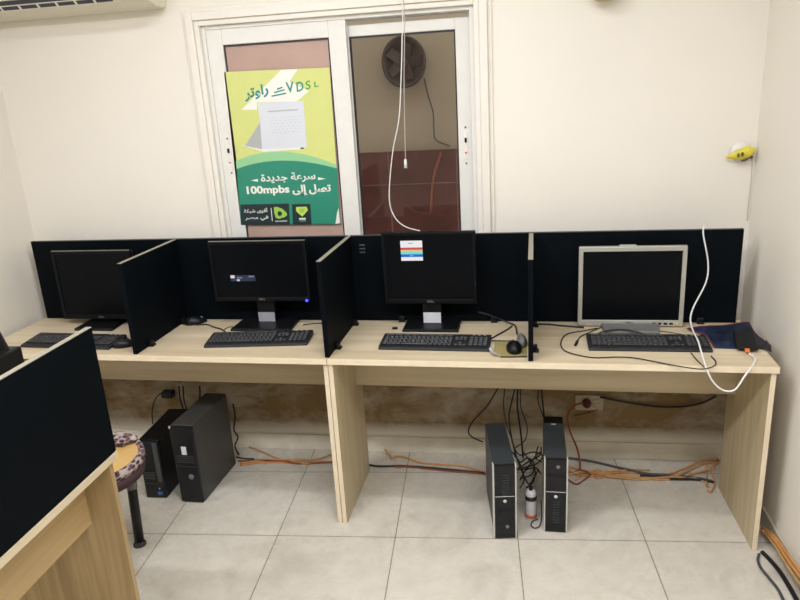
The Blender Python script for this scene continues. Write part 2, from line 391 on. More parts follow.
sheet('router_front', [(-0.3913, 0.0080, 1.7134), (-0.1821, 0.0080, 1.7106), (-0.1861, 0.0080, 1.5108), (-0.3973, 0.0080, 1.5112)], pm('router_face', (216, 220, 226)), .0006)
sheet('router_base', [(-0.4990, 0.0080, 1.5357), (-0.3971, 0.0080, 1.5126), (-0.1906, 0.0080, 1.5123), (-0.2101, 0.0080, 1.5040), (-0.3890, 0.0080, 1.5007)], pm('white', (236, 236, 226)), .0007)
k = MB()
for i in range(7):
    for j in range(6):
        u = (i + .5) / 8; v = (j + .5) / 9
        k.box(-.362 + .012 + .155 * u + (.009 if j % 2 else 0), -.362 + .012 + .155 * u + (.009 if j % 2 else 0) + .008, PY - .0011, PY - .0008, 1.575 + .115 * v, 1.578 + .115 * v)
obj('router_pattern', k, pm('router_dots', (196, 202, 210)), poster)
sheet('router_text_line', [(-0.3492, 0.0080, 1.6769), (-0.2105, 0.0080, 1.6783), (-0.2111, 0.0080, 1.6732), (-0.3498, 0.0080, 1.6718)], pm('router_shade', (176, 180, 178)), .0009)
sheet('router_foot', [(-0.2163, 0.0080, 1.5117), (-0.2000, 0.0080, 1.5119), (-0.2006, 0.0080, 1.5057), (-0.2169, 0.0080, 1.5056)], pm('dark', (30, 48, 52)), .0009)
sheet('curled_corner', [(-0.0642, 0.0080, 1.2348), (-0.0626, 0.0080, 1.1655), (-0.0851, 0.0080, 1.1614), (-0.0737, 0.0080, 1.2121)], pm('white', (236, 236, 226)), .0006)
sheet('dark_box', [(-0.5322, 0.0080, 1.2655), (-0.2970, 0.0080, 1.2628), (-0.3028, 0.0080, 1.1645), (-0.5415, 0.0080, 1.1689)], pm('dark', (22, 44, 50)), .0006)
sheet('dark_box', [(-0.2830, 0.0080, 1.2591), (-0.1957, 0.0080, 1.2587), (-0.1979, 0.0080, 1.1626), (-0.2883, 0.0080, 1.1641)], pm('dark', (22, 44, 50)), .0006)
sheet('divider_line', [(-0.3868, 0.0080, 1.2447), (-0.3834, 0.0080, 1.2446), (-0.3847, 0.0080, 1.1836), (-0.3881, 0.0080, 1.1837)], pm('white', (236, 236, 226)), .0008)
# round-cornered leaf-shaped logo with a dark eye, and a green gem
leaf = [(-0.3720, 0.0080, 1.2475), (-0.3563, 0.0080, 1.2493), (-0.3331, 0.0080, 1.2402), (-0.3156, 0.0080, 1.2239), (-0.3107, 0.0080, 1.2116), (-0.3230, 0.0080, 1.2007), (-0.3530, 0.0080, 1.1931), (-0.3671, 0.0080, 1.1973), (-0.3726, 0.0080, 1.2209)]
lg = sheet('leaf_logo', leaf, pm('logo_green', (158, 206, 84)), .0008)
sheet('logo_eye', [(-0.3563, 0.0080, 1.2232), (-0.3469, 0.0080, 1.2295), (-0.3368, 0.0080, 1.2245), (-0.3350, 0.0080, 1.2151), (-0.3442, 0.0080, 1.2060), (-0.3550, 0.0080, 1.2091)], pm('dark', (22, 44, 50)), .0010)
gem = sheet('gem_logo', [(-0.2652, 0.0080, 1.2456), (-0.2146, 0.0080, 1.2459), (-0.2095, 0.0080, 1.2300), (-0.2393, 0.0080, 1.2002), (-0.2663, 0.0080, 1.2261)], pm('logo_lime', (196, 222, 90)), .0008)
sheet('gem_facet', [(-0.2516, 0.0080, 1.2387), (-0.2248, 0.0080, 1.2388), (-0.2252, 0.0080, 1.2258), (-0.2388, 0.0080, 1.2142), (-0.2520, 0.0080, 1.2257)], pm('logo_green', (158, 206, 84)), .0010)
sheet('caption_bar', [(-0.2562, 0.0080, 1.1941), (-0.2245, 0.0080, 1.1942), (-0.2243, 0.0080, 1.1867), (-0.2560, 0.0080, 1.1867)], pm('white', (236, 236, 226)), .0008)
sheet('caption_bar', [(-0.2555, 0.0080, 1.1820), (-0.2248, 0.0080, 1.1820), (-0.2246, 0.0080, 1.1792), (-0.2554, 0.0080, 1.1791)], pm('mint', (150, 205, 150)), .0008)

def text_mesh(s, offset=0.0):
    """flat text, glyph by glyph (so that joined strokes do not cancel), unit font size"""
    c_ = bpy.data.curves.new('lettering', 'FONT'); c_.size = 1.0; c_.offset = 0.0; c_.resolution_u = 3
    o_ = bpy.data.objects.new('lettering', c_); C.objects.link(o_)
    def build(txt):
        c_.body = txt; bpy.context.view_layer.update()
        return bpy.data.meshes.new_from_object(o_.evaluated_get(bpy.context.evaluated_depsgraph_get()))
    bm = bmesh.new()
    for i, ch in enumerate(s):
        if ch == ' ': continue
        c_.offset = 0.0
        a_ = build(s[:i + 1]); x_all = max(v.co.x for v in a_.vertices); bpy.data.meshes.remove(a_)
        g_ = build(ch); x_one = max(v.co.x for v in g_.vertices); bpy.data.meshes.remove(g_)
        c_.offset = offset
        g_ = build(ch)
        for v in g_.vertices: v.co.x += x_all - x_one
        bm.from_mesh(g_); bpy.data.meshes.remove(g_)
    bpy.data.objects.remove(o_); bpy.data.curves.remove(c_)
    return bm
def letters(name, s, pl, pr, h, m, lift, parent=poster, offset=0.02, yplane=None, rise=0.0):
    """text whose ink spans from pl to pr on a wall-parallel plane and is h high; pl, pr are its lower corners"""
    bm = text_mesh(s, offset)
    x0 = min(v.co.x for v in bm.verts); x1 = max(v.co.x for v in bm.verts); z0 = min(v.co.y for v in bm.verts); z1 = max(v.co.y for v in bm.verts)
    pl, pr = Vector(pl), Vector(pr); d_ = pr - pl; y_ = (PY if yplane is None else yplane) - lift
    for v in bm.verts:
        u = (v.co.x - x0) / (x1 - x0); t = (v.co.y - z0) / (z1 - z0)
        v.co = Vector((pl.x + d_.x * u, y_ + (d_.y * u if yplane is not None else 0), pl.z + d_.z * u + h * t))
    k_ = MB(); k_.bm.free(); k_.bm = bm
    return obj(name, k_, m, parent)
white = pm('white', (236, 236, 226)); teal = pm('teal', (36, 140, 128))
letters('headline', '\ufeae\ufe97\ufeed\ufe8d\ufead', (-0.4488, 0.0080, 1.7207), (-0.3373, 0.0080, 1.7381), .058, teal, .0010, offset=.03)
letters('headline_letter', 'V', (-0.2557, 0.0080, 1.7484), (-0.2189, 0.0080, 1.7505), .044, teal, .0010, offset=.02)
letters('headline_letter', 'D', (-0.2076, 0.0080, 1.7499), (-0.1754, 0.0080, 1.7544), .040, teal, .0010, offset=.02)
letters('headline_letter', 'S', (-0.1661, 0.0080, 1.7559), (-0.1431, 0.0080, 1.7605), .036, pm('leaf', (88, 168, 84)), .0010, offset=.02)
letters('headline_letter', 'L', (-0.1269, 0.0080, 1.7642), (-0.1064, 0.0080, 1.7676), .024, pm('leaf', (88, 168, 84)), .0010, offset=.02)
for (a, b_) in (((-0.2968, 0.0080, 1.7696), (-0.2709, 0.0080, 1.7765)), ((-0.3122, 0.0080, 1.7557), (-0.2629, 0.0080, 1.7656)), ((-0.3253, 0.0080, 1.7417), (-0.2577, 0.0080, 1.7506))):
    sheet('stripe', [a, b_, (b_[0], 0, b_[2] - .006), (a[0], 0, a[2] - .006)], teal, .0010)
letters('slogan', '\ufe93\ufeaa\ufef3\ufeaa\ufe9f \ufe94\ufecb\ufeae\ufeb3', (-0.4184, 0.0080, 1.3566), (-0.1591, 0.0080, 1.3585), .046, white, .0010, offset=.024)
sheet('arrow', [(-0.4669, 0.0080, 1.3748), (-0.4323, 0.0080, 1.3808), (-0.4340, 0.0080, 1.3672)], white, .0010)
sheet('arrow', [(-0.1479, 0.0080, 1.3775), (-0.1112, 0.0080, 1.3698), (-0.1492, 0.0080, 1.3640)], white, .0010)
letters('slogan', '100mpbs', (-0.4932, 0.0080, 1.3016), (-0.2880, 0.0080, 1.3017), .047, white, .0010, offset=.035)
letters('slogan', '\ufef0\ufedf\ufe87 \ufede\ufebc\ufe97', (-0.2742, 0.0080, 1.2966), (-0.0921, 0.0080, 1.2974), .050, white, .0010, offset=.04)
letters('small_print', '\ufe94\ufedc\ufe92\ufeb7 \ufeef\ufeee\ufed7\ufe83', (-0.5193, 0.0080, 1.2214), (-0.4022, 0.0080, 1.2218), .025, white, .0010, offset=.02)
letters('small_print', '\ufeae\ufebc\ufee3 \ufef2\ufed3', (-0.5184, 0.0080, 1.1864), (-0.4034, 0.0080, 1.1870), .024, white, .0010, offset=.02)
letters('small_print', 'etisalat', (-0.3721, 0.0080, 1.1786), (-0.3138, 0.0080, 1.1789), .009, white, .0010, offset=.01)

# ---------------------------------------------------------------- desks
def desk(name, label, x0, x1, depth, loc, rz, legs, group=None, ap=None, ly=(.011, .430), skew=0.0, wx='wood_x', wz='wood_z'):
    """local: front edge along y=0, back at y=depth; legs: list of (x0, x1)"""
    t = thing(name, label, 'desk', loc, rz, group)
    tp = obj('tabletop', MB().box(x0, x1, 0, depth, .7255, .75, .0015, 1), M['wood_x'], t)
    obj('edge_band', MB().box(x0 + .001, x1 - .001, -.0012, .0002, .7265, .7492), M['wood_edge'], tp)
    for (a, b_) in legs:
        k_ = skew if (a, b_) == legs[-1] else 0.0
        lg_ = obj('leg', MB().prism([(a, ly[0]), (b_, ly[0]), (b_ + k_, ly[1]), (a + k_, ly[1])], 2, 0, .7255), M[wz], t)
        obj('edge_band', MB().box(a + .0005, b_ - .0005, ly[0] - .0012, ly[0] + .0002, .001, .7245), M['wood_edge'], lg_)
    ya, za = ap
    obj('modesty_board', MB().box(legs[0][1], legs[1][0] + skew * .75, ya, ya + .016, za, .7255), M[wx], t)
    return t
desk('computer_desk', 'pale oak desk with pale legs holding the silver framed monitor', .0006, 1.6225, .50, DK(0, DF, 0), RA, ((.0009, .0195), (1.5985, 1.6165)), 'pale oak computer desks', (.335, .490), skew=-.018)
desk('computer_desk', 'pale oak desk left of the seam, under the leftmost two monitors', -1.596, -.0006, .50, DK(0, DF, 0), RA, ((-1.592, -1.574), (-.0195, -.0009)), 'pale oak computer desks', (.335, .487))
# near desk at the left edge, turned a quarter turn: its back edge (with the tall board) faces the room
t = desk('computer_desk', 'pale oak desk at lower left carrying a tall black board', 0, 1.62, .60, (-1.055, -1.347, 0), -math.pi / 2, ((.012, .030), (1.590, 1.608)), 'pale oak computer desks', (.47, .510), (.12, .585), wx='wood_grainy_x', wz='wood_grainy_z')

# ---------------------------------------------------------------- partition boards
def board(name, label, w, z0, z1, loc, rz, clips, tabs=(), group=None, edge='panel_edge', thick=.018):
    """local: runs along +x from the origin, thickness centred on y=0"""
    t = thing(name, label, 'partition board', loc, rz, group)
    h = thick / 2
    obj('board', MB().box(0, w, -h, h, z0, z1 - .0015, .0008, 1), M['panel'], t)
    obj('edge_band', MB().box(0.0005, w - .0005, -h + .0002, h - .0002, z1 - .0016, z1), M[edge], t)
    for (x, side) in clips:
        k_ = MB()
        k_.box(x - .014, x + .014, side * h if side > 0 else -h - .016, h + .016 if side > 0 else -h, z0 - .001, z0 + .026, .005)
        k_.box(x - .014, x + .014, (side * h if side > 0 else -h - .022), (h + .022 if side > 0 else -h), z0 - .001, z0 + .008, .003)
        obj('clip', k_, M['black'], t)
    for (x, z, side) in tabs:
        k_ = MB()
        for dz in (0, .016, .032): k_.box(x - .013, x + .013, side * h if side > 0 else -h - .004, h + .004 if side > 0 else -h, z + dz, z + dz + .007, .0015)
        obj('bracket', k_, M['black_matte'] if False else flat('dark_grey_bracket', (58, 62, 64), 0.4), t)
    return t
ZB, ZT = .7515, 1.139
YB = -.1515
board('partition_board', 'long navy black board behind the leftmost two monitors', 1.572, ZB, ZT, DK(-1.578, YB, 0), RA, ((.30, -1), (1.20, -1)), ((.93, 1.058, -1),), 'navy black boards along the back', 'board_edge')
board('partition_board', 'long navy black board behind the silver framed monitor', 1.594, ZB, ZT, DK(.003, YB, 0), RA, ((.215, -1), (.62, -1), (1.455, -1)), ((.055, 1.062, -1),), 'navy black boards along the back', 'board_edge')
for x, lab in ((-.8255, 'crosswise black divider between the leftmost two monitors'), (0.0, 'crosswise black divider standing on the seam of the two desks'), (.7802, 'crosswise black divider seen almost edge on, left of the silver monitor')):
    # runs towards the room from the back board
    board('partition_board', lab, .446, ZB, ZT - .001, DK(x, YB - .0115, 0), RA - math.pi / 2, ((.345, 1), (.06, 1)), (), 'crosswise desk dividers')
board('partition_board', 'tall black board on the near desk at the left edge', 1.55, .7515, 1.143, (-.4645, -1.350, 0), -math.pi / 2, (), ())

# ---------------------------------------------------------------- monitors
def monitor(label, loc, rz, w, h, zb, yb, bez, m_bez, tilt, base, neck, lab=None, led=None, m_base=None, badge=True, buttons=False):
    """local origin on the desk under the screen centre; screen front at y=yb, bottom edge at zb"""
    t = thing('monitor', label, 'monitor', loc, rz)
    T = Matrix.Translation((0, yb, zb)) @ Matrix.Rotation(tilt, 4, 'X') @ Matrix.Translation((0, -yb, -zb))
    bt, bs, bb = bez
    fr = MB(); y0, y1 = yb, yb + .022
    fr.box(-w / 2, w / 2, y0, y1, zb + h - bt, zb + h, .003); fr.box(-w / 2, w / 2, y0, y1, zb, zb + bb, .003)
    fr.box(-w / 2, -w / 2 + bs, y0, y1, zb + bb - .002, zb + h - bt + .002, .002); fr.box(w / 2 - bs, w / 2, y0, y1, zb + bb - .002, zb + h - bt + .002, .002)
    bz = obj('bezel', fr.xf(T), m_bez, t)
    if led or w == .402: obj('top_highlight', MB().box(-w / 2 + .003, w / 2 - .003, y0 + .002, y0 + .010, zb + h - .0005, zb + h + .0025, .001).xf(T), M['top_highlight'], bz)  # pale strip painted on where the housing top catches the light
    bk = MB(); bk.box(-w / 2 + .004, w / 2 - .004, y1 - .002, y1 + .018, zb + .004, zb + h - .004, .006); bk.box(-w / 2 + .05, w / 2 - .05, y1 + .016, y1 + .036, zb + .04, zb + h - .05, .008)
    obj('back_housing', bk.xf(T), M['black_matte'], t)
    obj('screen', MB().box(-w / 2 + bs - .001, w / 2 - bs + .001, y0 + .004, y0 + .008, zb + bb - .001, zb + h - bt + .001).xf(T), M['screen'], t)
    bw, bd0, bd1, bw2 = base
    k_ = MB(); b2 = bmesh.new()
    vs = [b2.verts.new(p) for p in ((-bw / 2, bd0, .0005), (bw / 2, bd0, .0005), (bw2 / 2, bd1, .0005), (-bw2 / 2, bd1, .0005), (-bw / 2 + .004, bd0 + .004, .012), (bw / 2 - .004, bd0 + .004, .012), (bw2 / 2 - .004, bd1 - .004, .020), (-bw2 / 2 + .004, bd1 - .004, .020))]
    for f in ((0, 3, 2, 1), (4, 5, 6, 7), (0, 1, 5, 4), (1, 2, 6, 5), (2, 3, 7, 6), (3, 0, 4, 7)): b2.faces.new([vs[i] for i in f])
    bmesh.ops.bevel(b2, geom=b2.edges[:], offset=.002, segments=2, affect='EDGES'); k_.merge(b2)
    obj('base', k_, m_base or M['black'], t)
    nw, ny, nt = neck
    nk = obj('neck', MB().box(-nw / 2, nw / 2, ny, ny + .03, .012, nt, .004), m_base or M['black'], t)
    if lab: obj('sticker', MB().box(-nw / 2 + .002, nw / 2 - .002, ny - .0012, ny + .0005, lab[0], lab[1]), lab[2], nk)
    if led: 
        o_ = obj('power_light', MB().lathe([(0, 0), (.006, 0), (.0055, .003), (0, .004)], 12, Matrix.Translation((led[0], yb, led[1])) @ Matrix.Rotation(math.pi / 2, 4, 'X')), led[2], bz)
    if badge:
        bm = text_mesh('DELL', 0.02); xs = [v.co.x for v in bm.verts]; 
        s_ = .030 / (max(xs) - min(xs)); xm = (max(xs) + min(xs)) / 2
        for v in bm.verts: v.co = Vector(((v.co.x - xm) * s_, yb - .0008, zb + bb * .5 - .0035 + v.co.y * s_))
        k_ = MB(); k_.bm.free(); k_.bm = bm; obj('maker_badge', k_.xf(T), M['black'] if m_bez == M['silver'] else M['silver_dark'], bz)
    if buttons:
        for i in range(5):
            obj('button', MB().box(.088 + i * .022, .102 + i * .022, yb - .002, yb + .002, zb + bb * .3, zb + bb * .62, .002).xf(T), M['black'] if i < 4 else flat('amber_button', (226, 190, 110)), bz)
    return t, T
monitor('black monitor at far left, half behind the crosswise divider', DK(-1.207, 0, .7505), RA, .402, .329, .030, -.255, (.014, .016, .022), M['bezel'], 0.0, (.20, -.335, -.165, .17), (.075, -.225, .12), m_base=M['black'])
m2, T2 = monitor('wide black monitor with blue power light and tiny dialog on screen', DK(-.393, 0, .7505), RA, .450, .272, .120, -.255, (.014, .014, .018), M['bezel'], 0.0, (.285, -.320, -.160, .262), (.082, -.228, .20), (.008, .060, flat('silver_sticker', (176, 176, 182), 0.35, metal=.2)), (.207, .124, glow('blue_power_led', (40, 60, 255), 6.0)))
m3, T3 = monitor('black monitor showing a striped white red and blue window', DK(.362, 0, .7505), RA, .392, .312, .108, -.250, (.014, .014, .020), M['bezel'], math.radians(2.0), (.242, -.308, -.145, .240), (.080, -.228, .20), (.008, .062, M['label_white']))
m4, T4 = monitor('silver framed square monitor on the right desk', DK(1.176, 0, .7505), RA, .412, .334, .004, -.222, (.020, .017, .026), M['silver'], 0.0, (.215, -.300, -.175, .24), (.09, -.200, .16), m_base=M['silver_dark'], buttons=True)
obj('top_catch', MB().box(-.05, .015, -.220, -.200, .337, .343, .002), M['silver'], m4)
def scr(name, m_par, T, x0, x1, z0, z1, yb, m, lift=.0004):
    obj(name, MB().box(x0, x1, yb + .004 - lift - .0004, yb + .004 - lift, z0, z1).xf(T), m, m_par)
# tiny login dialog on the wide monitor
scr('dialog', m2, T2, -.122, -.022, .212, .240, -.255, glow('dialog_slate', (44, 52, 74), 1.0))
scr('dialog_icon', m2, T2, -.138, -.119, .226, .240, -.255, glow('dialog_icon', (240, 220, 214), 1.0), .0008)
scr('dialog_icon', m2, T2, -.138, -.119, .212, .224, -.255, glow('dialog_blue', (16, 58, 112), 1.0), .0008)
scr('dialog_text', m2, T2, -.052, -.028, .231, .236, -.255, glow('dialog_text', (150, 156, 186), 1.0), .0008)
scr('dialog_text', m2, T2, -.108, -.084, .226, .230, -.255, glow('dialog_text', (150, 156, 186), 1.0), .0008)
scr('dialog_text', m2, T2, -.110, -.096, .213, .221, -.255, glow('dialog_light', (210, 210, 230), 1.0), .0008)
# striped window on the third monitor
scr('shown_window', m3, T3, -.116, -.024, .298, .384, -.250, glow('window_white', (252, 250, 252), 1.0))
for (za, zb_, c, n) in ((.345, .355, (222, 84, 92), 'red'), (.338, .345, (236, 206, 130), 'yellow'), (.326, .338, (132, 232, 220), 'cyan'), (.314, .326, (14, 112, 214), 'blue')):
    scr('stripe', m3, T3, -.116, -.024, za, zb_, -.250, glow('window_' + n, c, 1.0), .0008)
scr('caption', m3, T3, -.084, -.062, .3715, .3745, -.250, glow('window_grey', (160, 160, 164), 1.0), .0008)
scr('caption', m3, T3, -.078, -.064, .3175, .3225, -.250, glow('window_pale', (120, 190, 250), 1.0), .0012)

# ---------------------------------------------------------------- keyboards
def keyboard(label, loc, rz, w=.44, d=.138):
    t = thing('keyboard', label, 'keyboard', loc, rz, 'black desktop keyboards')
    k_ = MB(); k_.prism([(-d / 2, .0005), (d / 2, .0005), (d / 2, .022), (d / 2 - .016, .021), (-d / 2 + .024, .012), (-d / 2 + .004, .010)], 0, -w / 2, w / 2, .003)
    obj('body', k_, M['black_matte'], t)
    def keys(name, x0, x1, rows, cols, y0, y1, skip=()):
        m_ = MB(); cw = (x1 - x0) / cols; rh = (y1 - y0) / rows
        for r in range(rows):
            cx = 0
            off = (r % 2) * .25 * cw if cols > 8 else 0
            for c_ in range(cols):
                if (r, c_) in skip: continue
                xa = x0 + c_ * cw + (off if c_ else 0); xb = x0 + (c_ + 1) * cw + (off if c_ < cols - 1 else 0)
                if cols > 8 and r == 0 and 4 <= c_ <= 9:
                    if c_ > 4: continue
                    xb = x0 + 10 * cw
                ya = y0 + r * rh; z = .0105 + (ya + rh / 2 + d / 2) * .088
                m_.box(xa + .0012, xb - .0012, ya + .0012, ya + rh - .0012, z, z + .0065, .0018, 1)
        return obj(name, m_, M['key'], t)
    keys('letter_keys', -w / 2 + .012, -w / 2 + .290, 5, 15, -d / 2 + .026, d / 2 - .034)
    keys('function_keys', -w / 2 + .012, -w / 2 + .290, 1, 8, d / 2 - .029, d / 2 - .014)
    keys('navigation_keys', -w / 2 + .298, -w / 2 + .348, 5, 3, -d / 2 + .026, d / 2 - .034, ((0, 0), (0, 1), (0, 2), (1, 0), (1, 1), (1, 2), (2, 0), (2, 1), (2, 2)))
    keys('arrow_keys', -w / 2 + .298, -w / 2 + .348, 2, 3, -d / 2 + .026, -d / 2 + .026 + .4 * (d - .060), ((1, 0), (1, 2)))
    keys('number_keys', -w / 2 + .356, w / 2 - .010, 5, 4, -d / 2 + .026, d / 2 - .034)
    k_ = MB()
    for i in range(3): k_.box(w / 2 - .075 + i * .022, w / 2 - .065 + i * .022, d / 2 - .012, d / 2 - .009, .0212, .0222)
    obj('indicator_strip', k_, M['case_edge'], t)
    return t
kb = keyboard('black keyboard in front of the silver framed monitor', DK(1.215, -.426, .7502), RA + .002)
dup(kb, DK(.404, -.450, .7502), RA - .012, 'black keyboard before the monitor with the striped window')
dup(kb, DK(-.350, -.436, .7502), RA + .105, 'black keyboard before the wide monitor with the blue light')
dup(kb, DK(-1.195, -.490, .7502), RA - .03, 'black keyboard at far left behind the tall near board')

# ---------------------------------------------------------------- mice, pads and small things on the desks
def mouse(label, loc, rz, m_body=None, L=.105, W=.058):
    t = thing('computer_mouse', label, 'mouse', loc, rz, 'computer mice')
    b2 = bmesh.new(); bmesh.ops.create_uvsphere(b2, u_segments=20, v_segments=12, radius=1.0)
    for v in b2.verts:
        x, y, z = v.co
        z = max(z, -.25)
        v.co = Vector((x * W / 2 * (1 - .10 * y), y * L / 2, (z + .25) * .031 * (1 - .28 * y) / 1.1))
    for f in b2.faces: f.smooth = True
    k_ = MB(); k_.merge(b2); obj('shell', k_, m_body or M['black'], t)
    obj('scroll_wheel', MB().lathe([(0, -.004), (.008, -.004), (.009, 0), (.008, .004), (0, .004)], 14, Matrix.Translation((0, L * .26, .021)) @ Matrix.Rotation(math.pi / 2, 4, 'Y')), M['silver_dark'], t)
    k_ = MB(); k_.lathe([(0, 0), (.005, 0), (.005, .0006), (0, .0006)], 12, Matrix.Translation((0, -L * .18, .0335)) @ Matrix.Rotation(.18, 4, 'X')); obj('logo_dot', k_, M['case_edge'], t)
    return t
mouse('black mouse beside the far left keyboard, before the divider', DK(-.93, -.515, .7505), RA - 1.2)
mouse('black mouse lying left of the wide monitor', DK(-.752, -.215, .7505), RA - 1.0)
mouse('black mouse on the olive mouse pad', DK(.716, -.497, .7535), RA + .12, None, .115, .060)
gm = mouse('grey and black mouse pushed against the edge-on divider, beside pad', DK(.744, -.425, .7535), RA + .10, M['silver_dark'], .115, .040)
# olive mouse pad with dark binding and a curled white corner
pad = thing('mouse_pad', 'olive mouse pad with a curled white corner', 'mouse pad', DK(0, 0, 0), RA)
obj('cloth', MB().prism([(.638, -.402), (.764, -.410), (.766, -.565), (.668, -.572), (.640, -.520)], 2, .7503, .7525), flat('olive_pad_cloth', (150, 136, 84), .8, vary=.08), pad)
for bp in ([(.766, -.567, .7522), (.70, -.573, .7522), (.668, -.574, .7522)], [(.638, -.400, .7522), (.70, -.404, .7522), (.765, -.408, .7522)]): obj('binding', MB().tube(bp, .0028, 6), flat('dark_pad_binding', (40, 32, 30), .7), pad)
k = MB(); k._add([(.640, -.522, .7528), (.668, -.573, .7528), (.640, -.580, .770), (.622, -.535, .768), (.628, -.480, .760)], [(0, 1, 2, 3, 4)])
co = obj('curled_corner', k, M['label_white'], pad); co.modifiers.new('thick', 'SOLIDIFY').thickness = .0012

mat_ = thing('mouse_mat', 'crumpled dark blue gaming mat with red edge under the phone', 'mouse mat', DK(0, 0, 0), RA)
def matz(x, y): 
    e = max(0, (y + .30) / .075); f = max(0, (x - 1.55) / .09) * max(0, (-.33 - y) / .12)
    return .7535 + .020 * min(1, e) ** 1.5 + .010 * max(0, min(1, f)) + .002 * math.sin(x * 40)
NX, NY = 12, 12
def matp(i, j):
    u, v = i / NX, j / NY
    xl = 1.449 - .057 * max(0, (v - .72) / .28); xr = 1.640 + (1.628 - 1.640) * v
    yl = -.452 + .192 * v; yr = -.455 + .232 * v
    x = xl + (xr - xl) * u; y = yl + (yr - yl) * u
    return (x, y, matz(x, y))
k = MB(); k._add([matp(i, j) for j in range(NY + 1) for i in range(NX + 1)], [(j * (NX + 1) + i, j * (NX + 1) + i + 1, (j + 1) * (NX + 1) + i + 1, (j + 1) * (NX + 1) + i) for j in range(NY) for i in range(NX)])
def mat_print():
    t = NT('dark_blue_mat_print').set(.5, 0, .3)
    t.l(t.ramp(t.noise(t.coord(), 9, 3, .5, .6), [(.40, lin((12, 17, 28))), (.55, lin((24, 36, 60))), (.70, lin((44, 58, 92)))]), t.b.inputs['Base Color']); return t.m
o = obj('cloth', k, mat_print(), mat_); o.modifiers.new('thick', 'SOLIDIFY').thickness = .0025
rim = [matp(0, j) for j in range(NY + 1)] + [matp(i, NY) for i in range(1, NX + 1)] + [matp(NX, j) for j in range(NY - 1, -1, -1)]
obj('red_edge', MB().tube([(p[0], p[1], p[2] + .001) for p in rim], .0026, 6), flat('dark_red_stitching', (104, 44, 50), .7), mat_)
k = MB(); k._add([(1.604, -.455, .758), (1.640, -.455, .764), (1.632, -.492, .754), (1.640, -.40, .766)], [(0, 1, 2), (0, 3, 1)])
o = obj('folded_corner', k, M['black_matte'], mat_); o.modifiers.new('thick', 'SOLIDIFY').thickness = .002

ph = thing('smartphone', 'black smartphone charging on the blue mat', 'phone', DK(1.568, -.400, .7645), RA - .10)
ph.rotation_euler = (math.radians(2.5), 0, RA - .20)
obj('body', MB().box(-.037, .037, -.090, .075, 0.0, .008, .0035), M['black'], ph)
obj('display', MB().box(-.034, .034, -.084, .070, .0078, .0084), M['screen'], ph)
obj('phone_plug', MB().box(-.008, .008, -.114, -.089, .000, .007, .002), flat('orange_plug_plastic', (238, 118, 52), .45), ph)

def cable(name, label, pts, r, m, group=None, cat='cable', ends=None):
    o_ = obj(name, MB().tube(smooth_path(pts), r, 7), m); tag(o_, label, cat, group)
    return o_
# white charging cable, over the back board, past the desk edge and up to the phone
wc = cable('charging_cable', 'white charging cable looping from behind the board to the phone', [(1.4672, -0.1838, 1.1493), (1.4626, -0.1957, 1.1413), (1.4597, -0.2156, 1.1159), (1.4802, -0.2292, 1.0135), (1.4732, -0.2490, 0.9369), (1.4234, -0.2925, 0.8513), (1.4034, -0.3320, 0.8147), (1.3980, -0.3850, 0.7920), (1.3869, -0.5212, 0.7900), (1.3797, -0.5958, 0.7800), (1.3807, -0.6814, 0.7431), (1.4026, -0.6971, 0.7012), (1.4355, -0.7031, 0.6761), (1.4705, -0.7041, 0.6808), (1.5002, -0.6900, 0.7218), (1.5236, -0.6707, 0.7435), (1.5519, -0.6282, 0.7560), (1.5582, -0.5864, 0.7580), (1.5453, -0.5827, 0.7660)], .0032, M['white_cable'])
cable('keyboard_cable', 'long black cable looping in front of the right keyboard', [(1.0567, -0.2770, 0.7540), (1.0060, -0.3071, 0.7540), (0.9314, -0.3485, 0.7540), (0.9018, -0.4394, 0.7540), (0.9042, -0.5144, 0.7540), (0.9339, -0.5602, 0.7540), (1.0059, -0.5989, 0.7540), (1.0810, -0.5929, 0.7540), (1.1435, -0.5978, 0.7540), (1.2073, -0.6291, 0.7540), (1.2620, -0.6614, 0.7540), (1.3219, -0.6908, 0.7540), (1.3626, -0.6987, 0.7540), (1.4010, -0.6758, 0.7540), (1.4218, -0.6347, 0.7540), (1.4197, -0.5784, 0.7540)], .0022, M['black_cable'])
cable('keyboard_cable', 'short black cable leaving the front right corner of the right keyboard', [(1.3582, -0.5500, 0.7540), (1.3616, -0.6078, 0.7540), (1.3703, -0.6809, 0.7540)], .0020, M['black_cable'])
cable('usb_cable', 'thin black cable with a loose plug left of the right keyboard', [(0.9627, -0.4391, 0.7540), (0.9792, -0.3831, 0.7540), (1.0238, -0.3250, 0.7540), (1.0867, -0.2588, 0.7540), (1.1528, -0.2406, 0.7540)], .0020, M['black_cable'])
tag(obj('usb_plug', MB().tube([(0.9538, -0.4764, 0.7550), (0.9653, -0.4307, 0.7550)], .0055, 8), M['black']), 'small black loose plug on the right desk', 'plug')
cable('usb_cable', 'thick black cable arching over the back of the right keyboard', [(1.0357, -0.3601, 0.7540), (1.0841, -0.3409, 0.7640), (1.1397, -0.3289, 0.7660), (1.1906, -0.3467, 0.7660), (1.2372, -0.3657, 0.7540)], .0032, M['black_cable'])
cable('usb_cable', 'thin grey cable on the right desk behind the keyboard', [(1.2139, -0.3017, 0.7540), (1.2962, -0.3137, 0.7540), (1.3617, -0.3594, 0.7580), (1.3969, -0.3984, 0.7600)], .0018, M['grey_cable'])
cable('mouse_cable', 'black cable running from the left lying mouse to the wide monitor', [(-0.7224, -0.2282, 0.7540), (-0.6715, -0.2216, 0.7540), (-0.6222, -0.2561, 0.7540), (-0.5695, -0.2898, 0.7540), (-0.5142, -0.3546, 0.7540)], .0030, M['black_cable'])
cable('mouse_cable', 'thin dark cable before the wide monitor base', [(-0.5600, -0.2898, 0.7540), (-0.5501, -0.2565, 0.7540), (-0.5214, -0.2566, 0.7540)], .0020, M['grey_cable'])
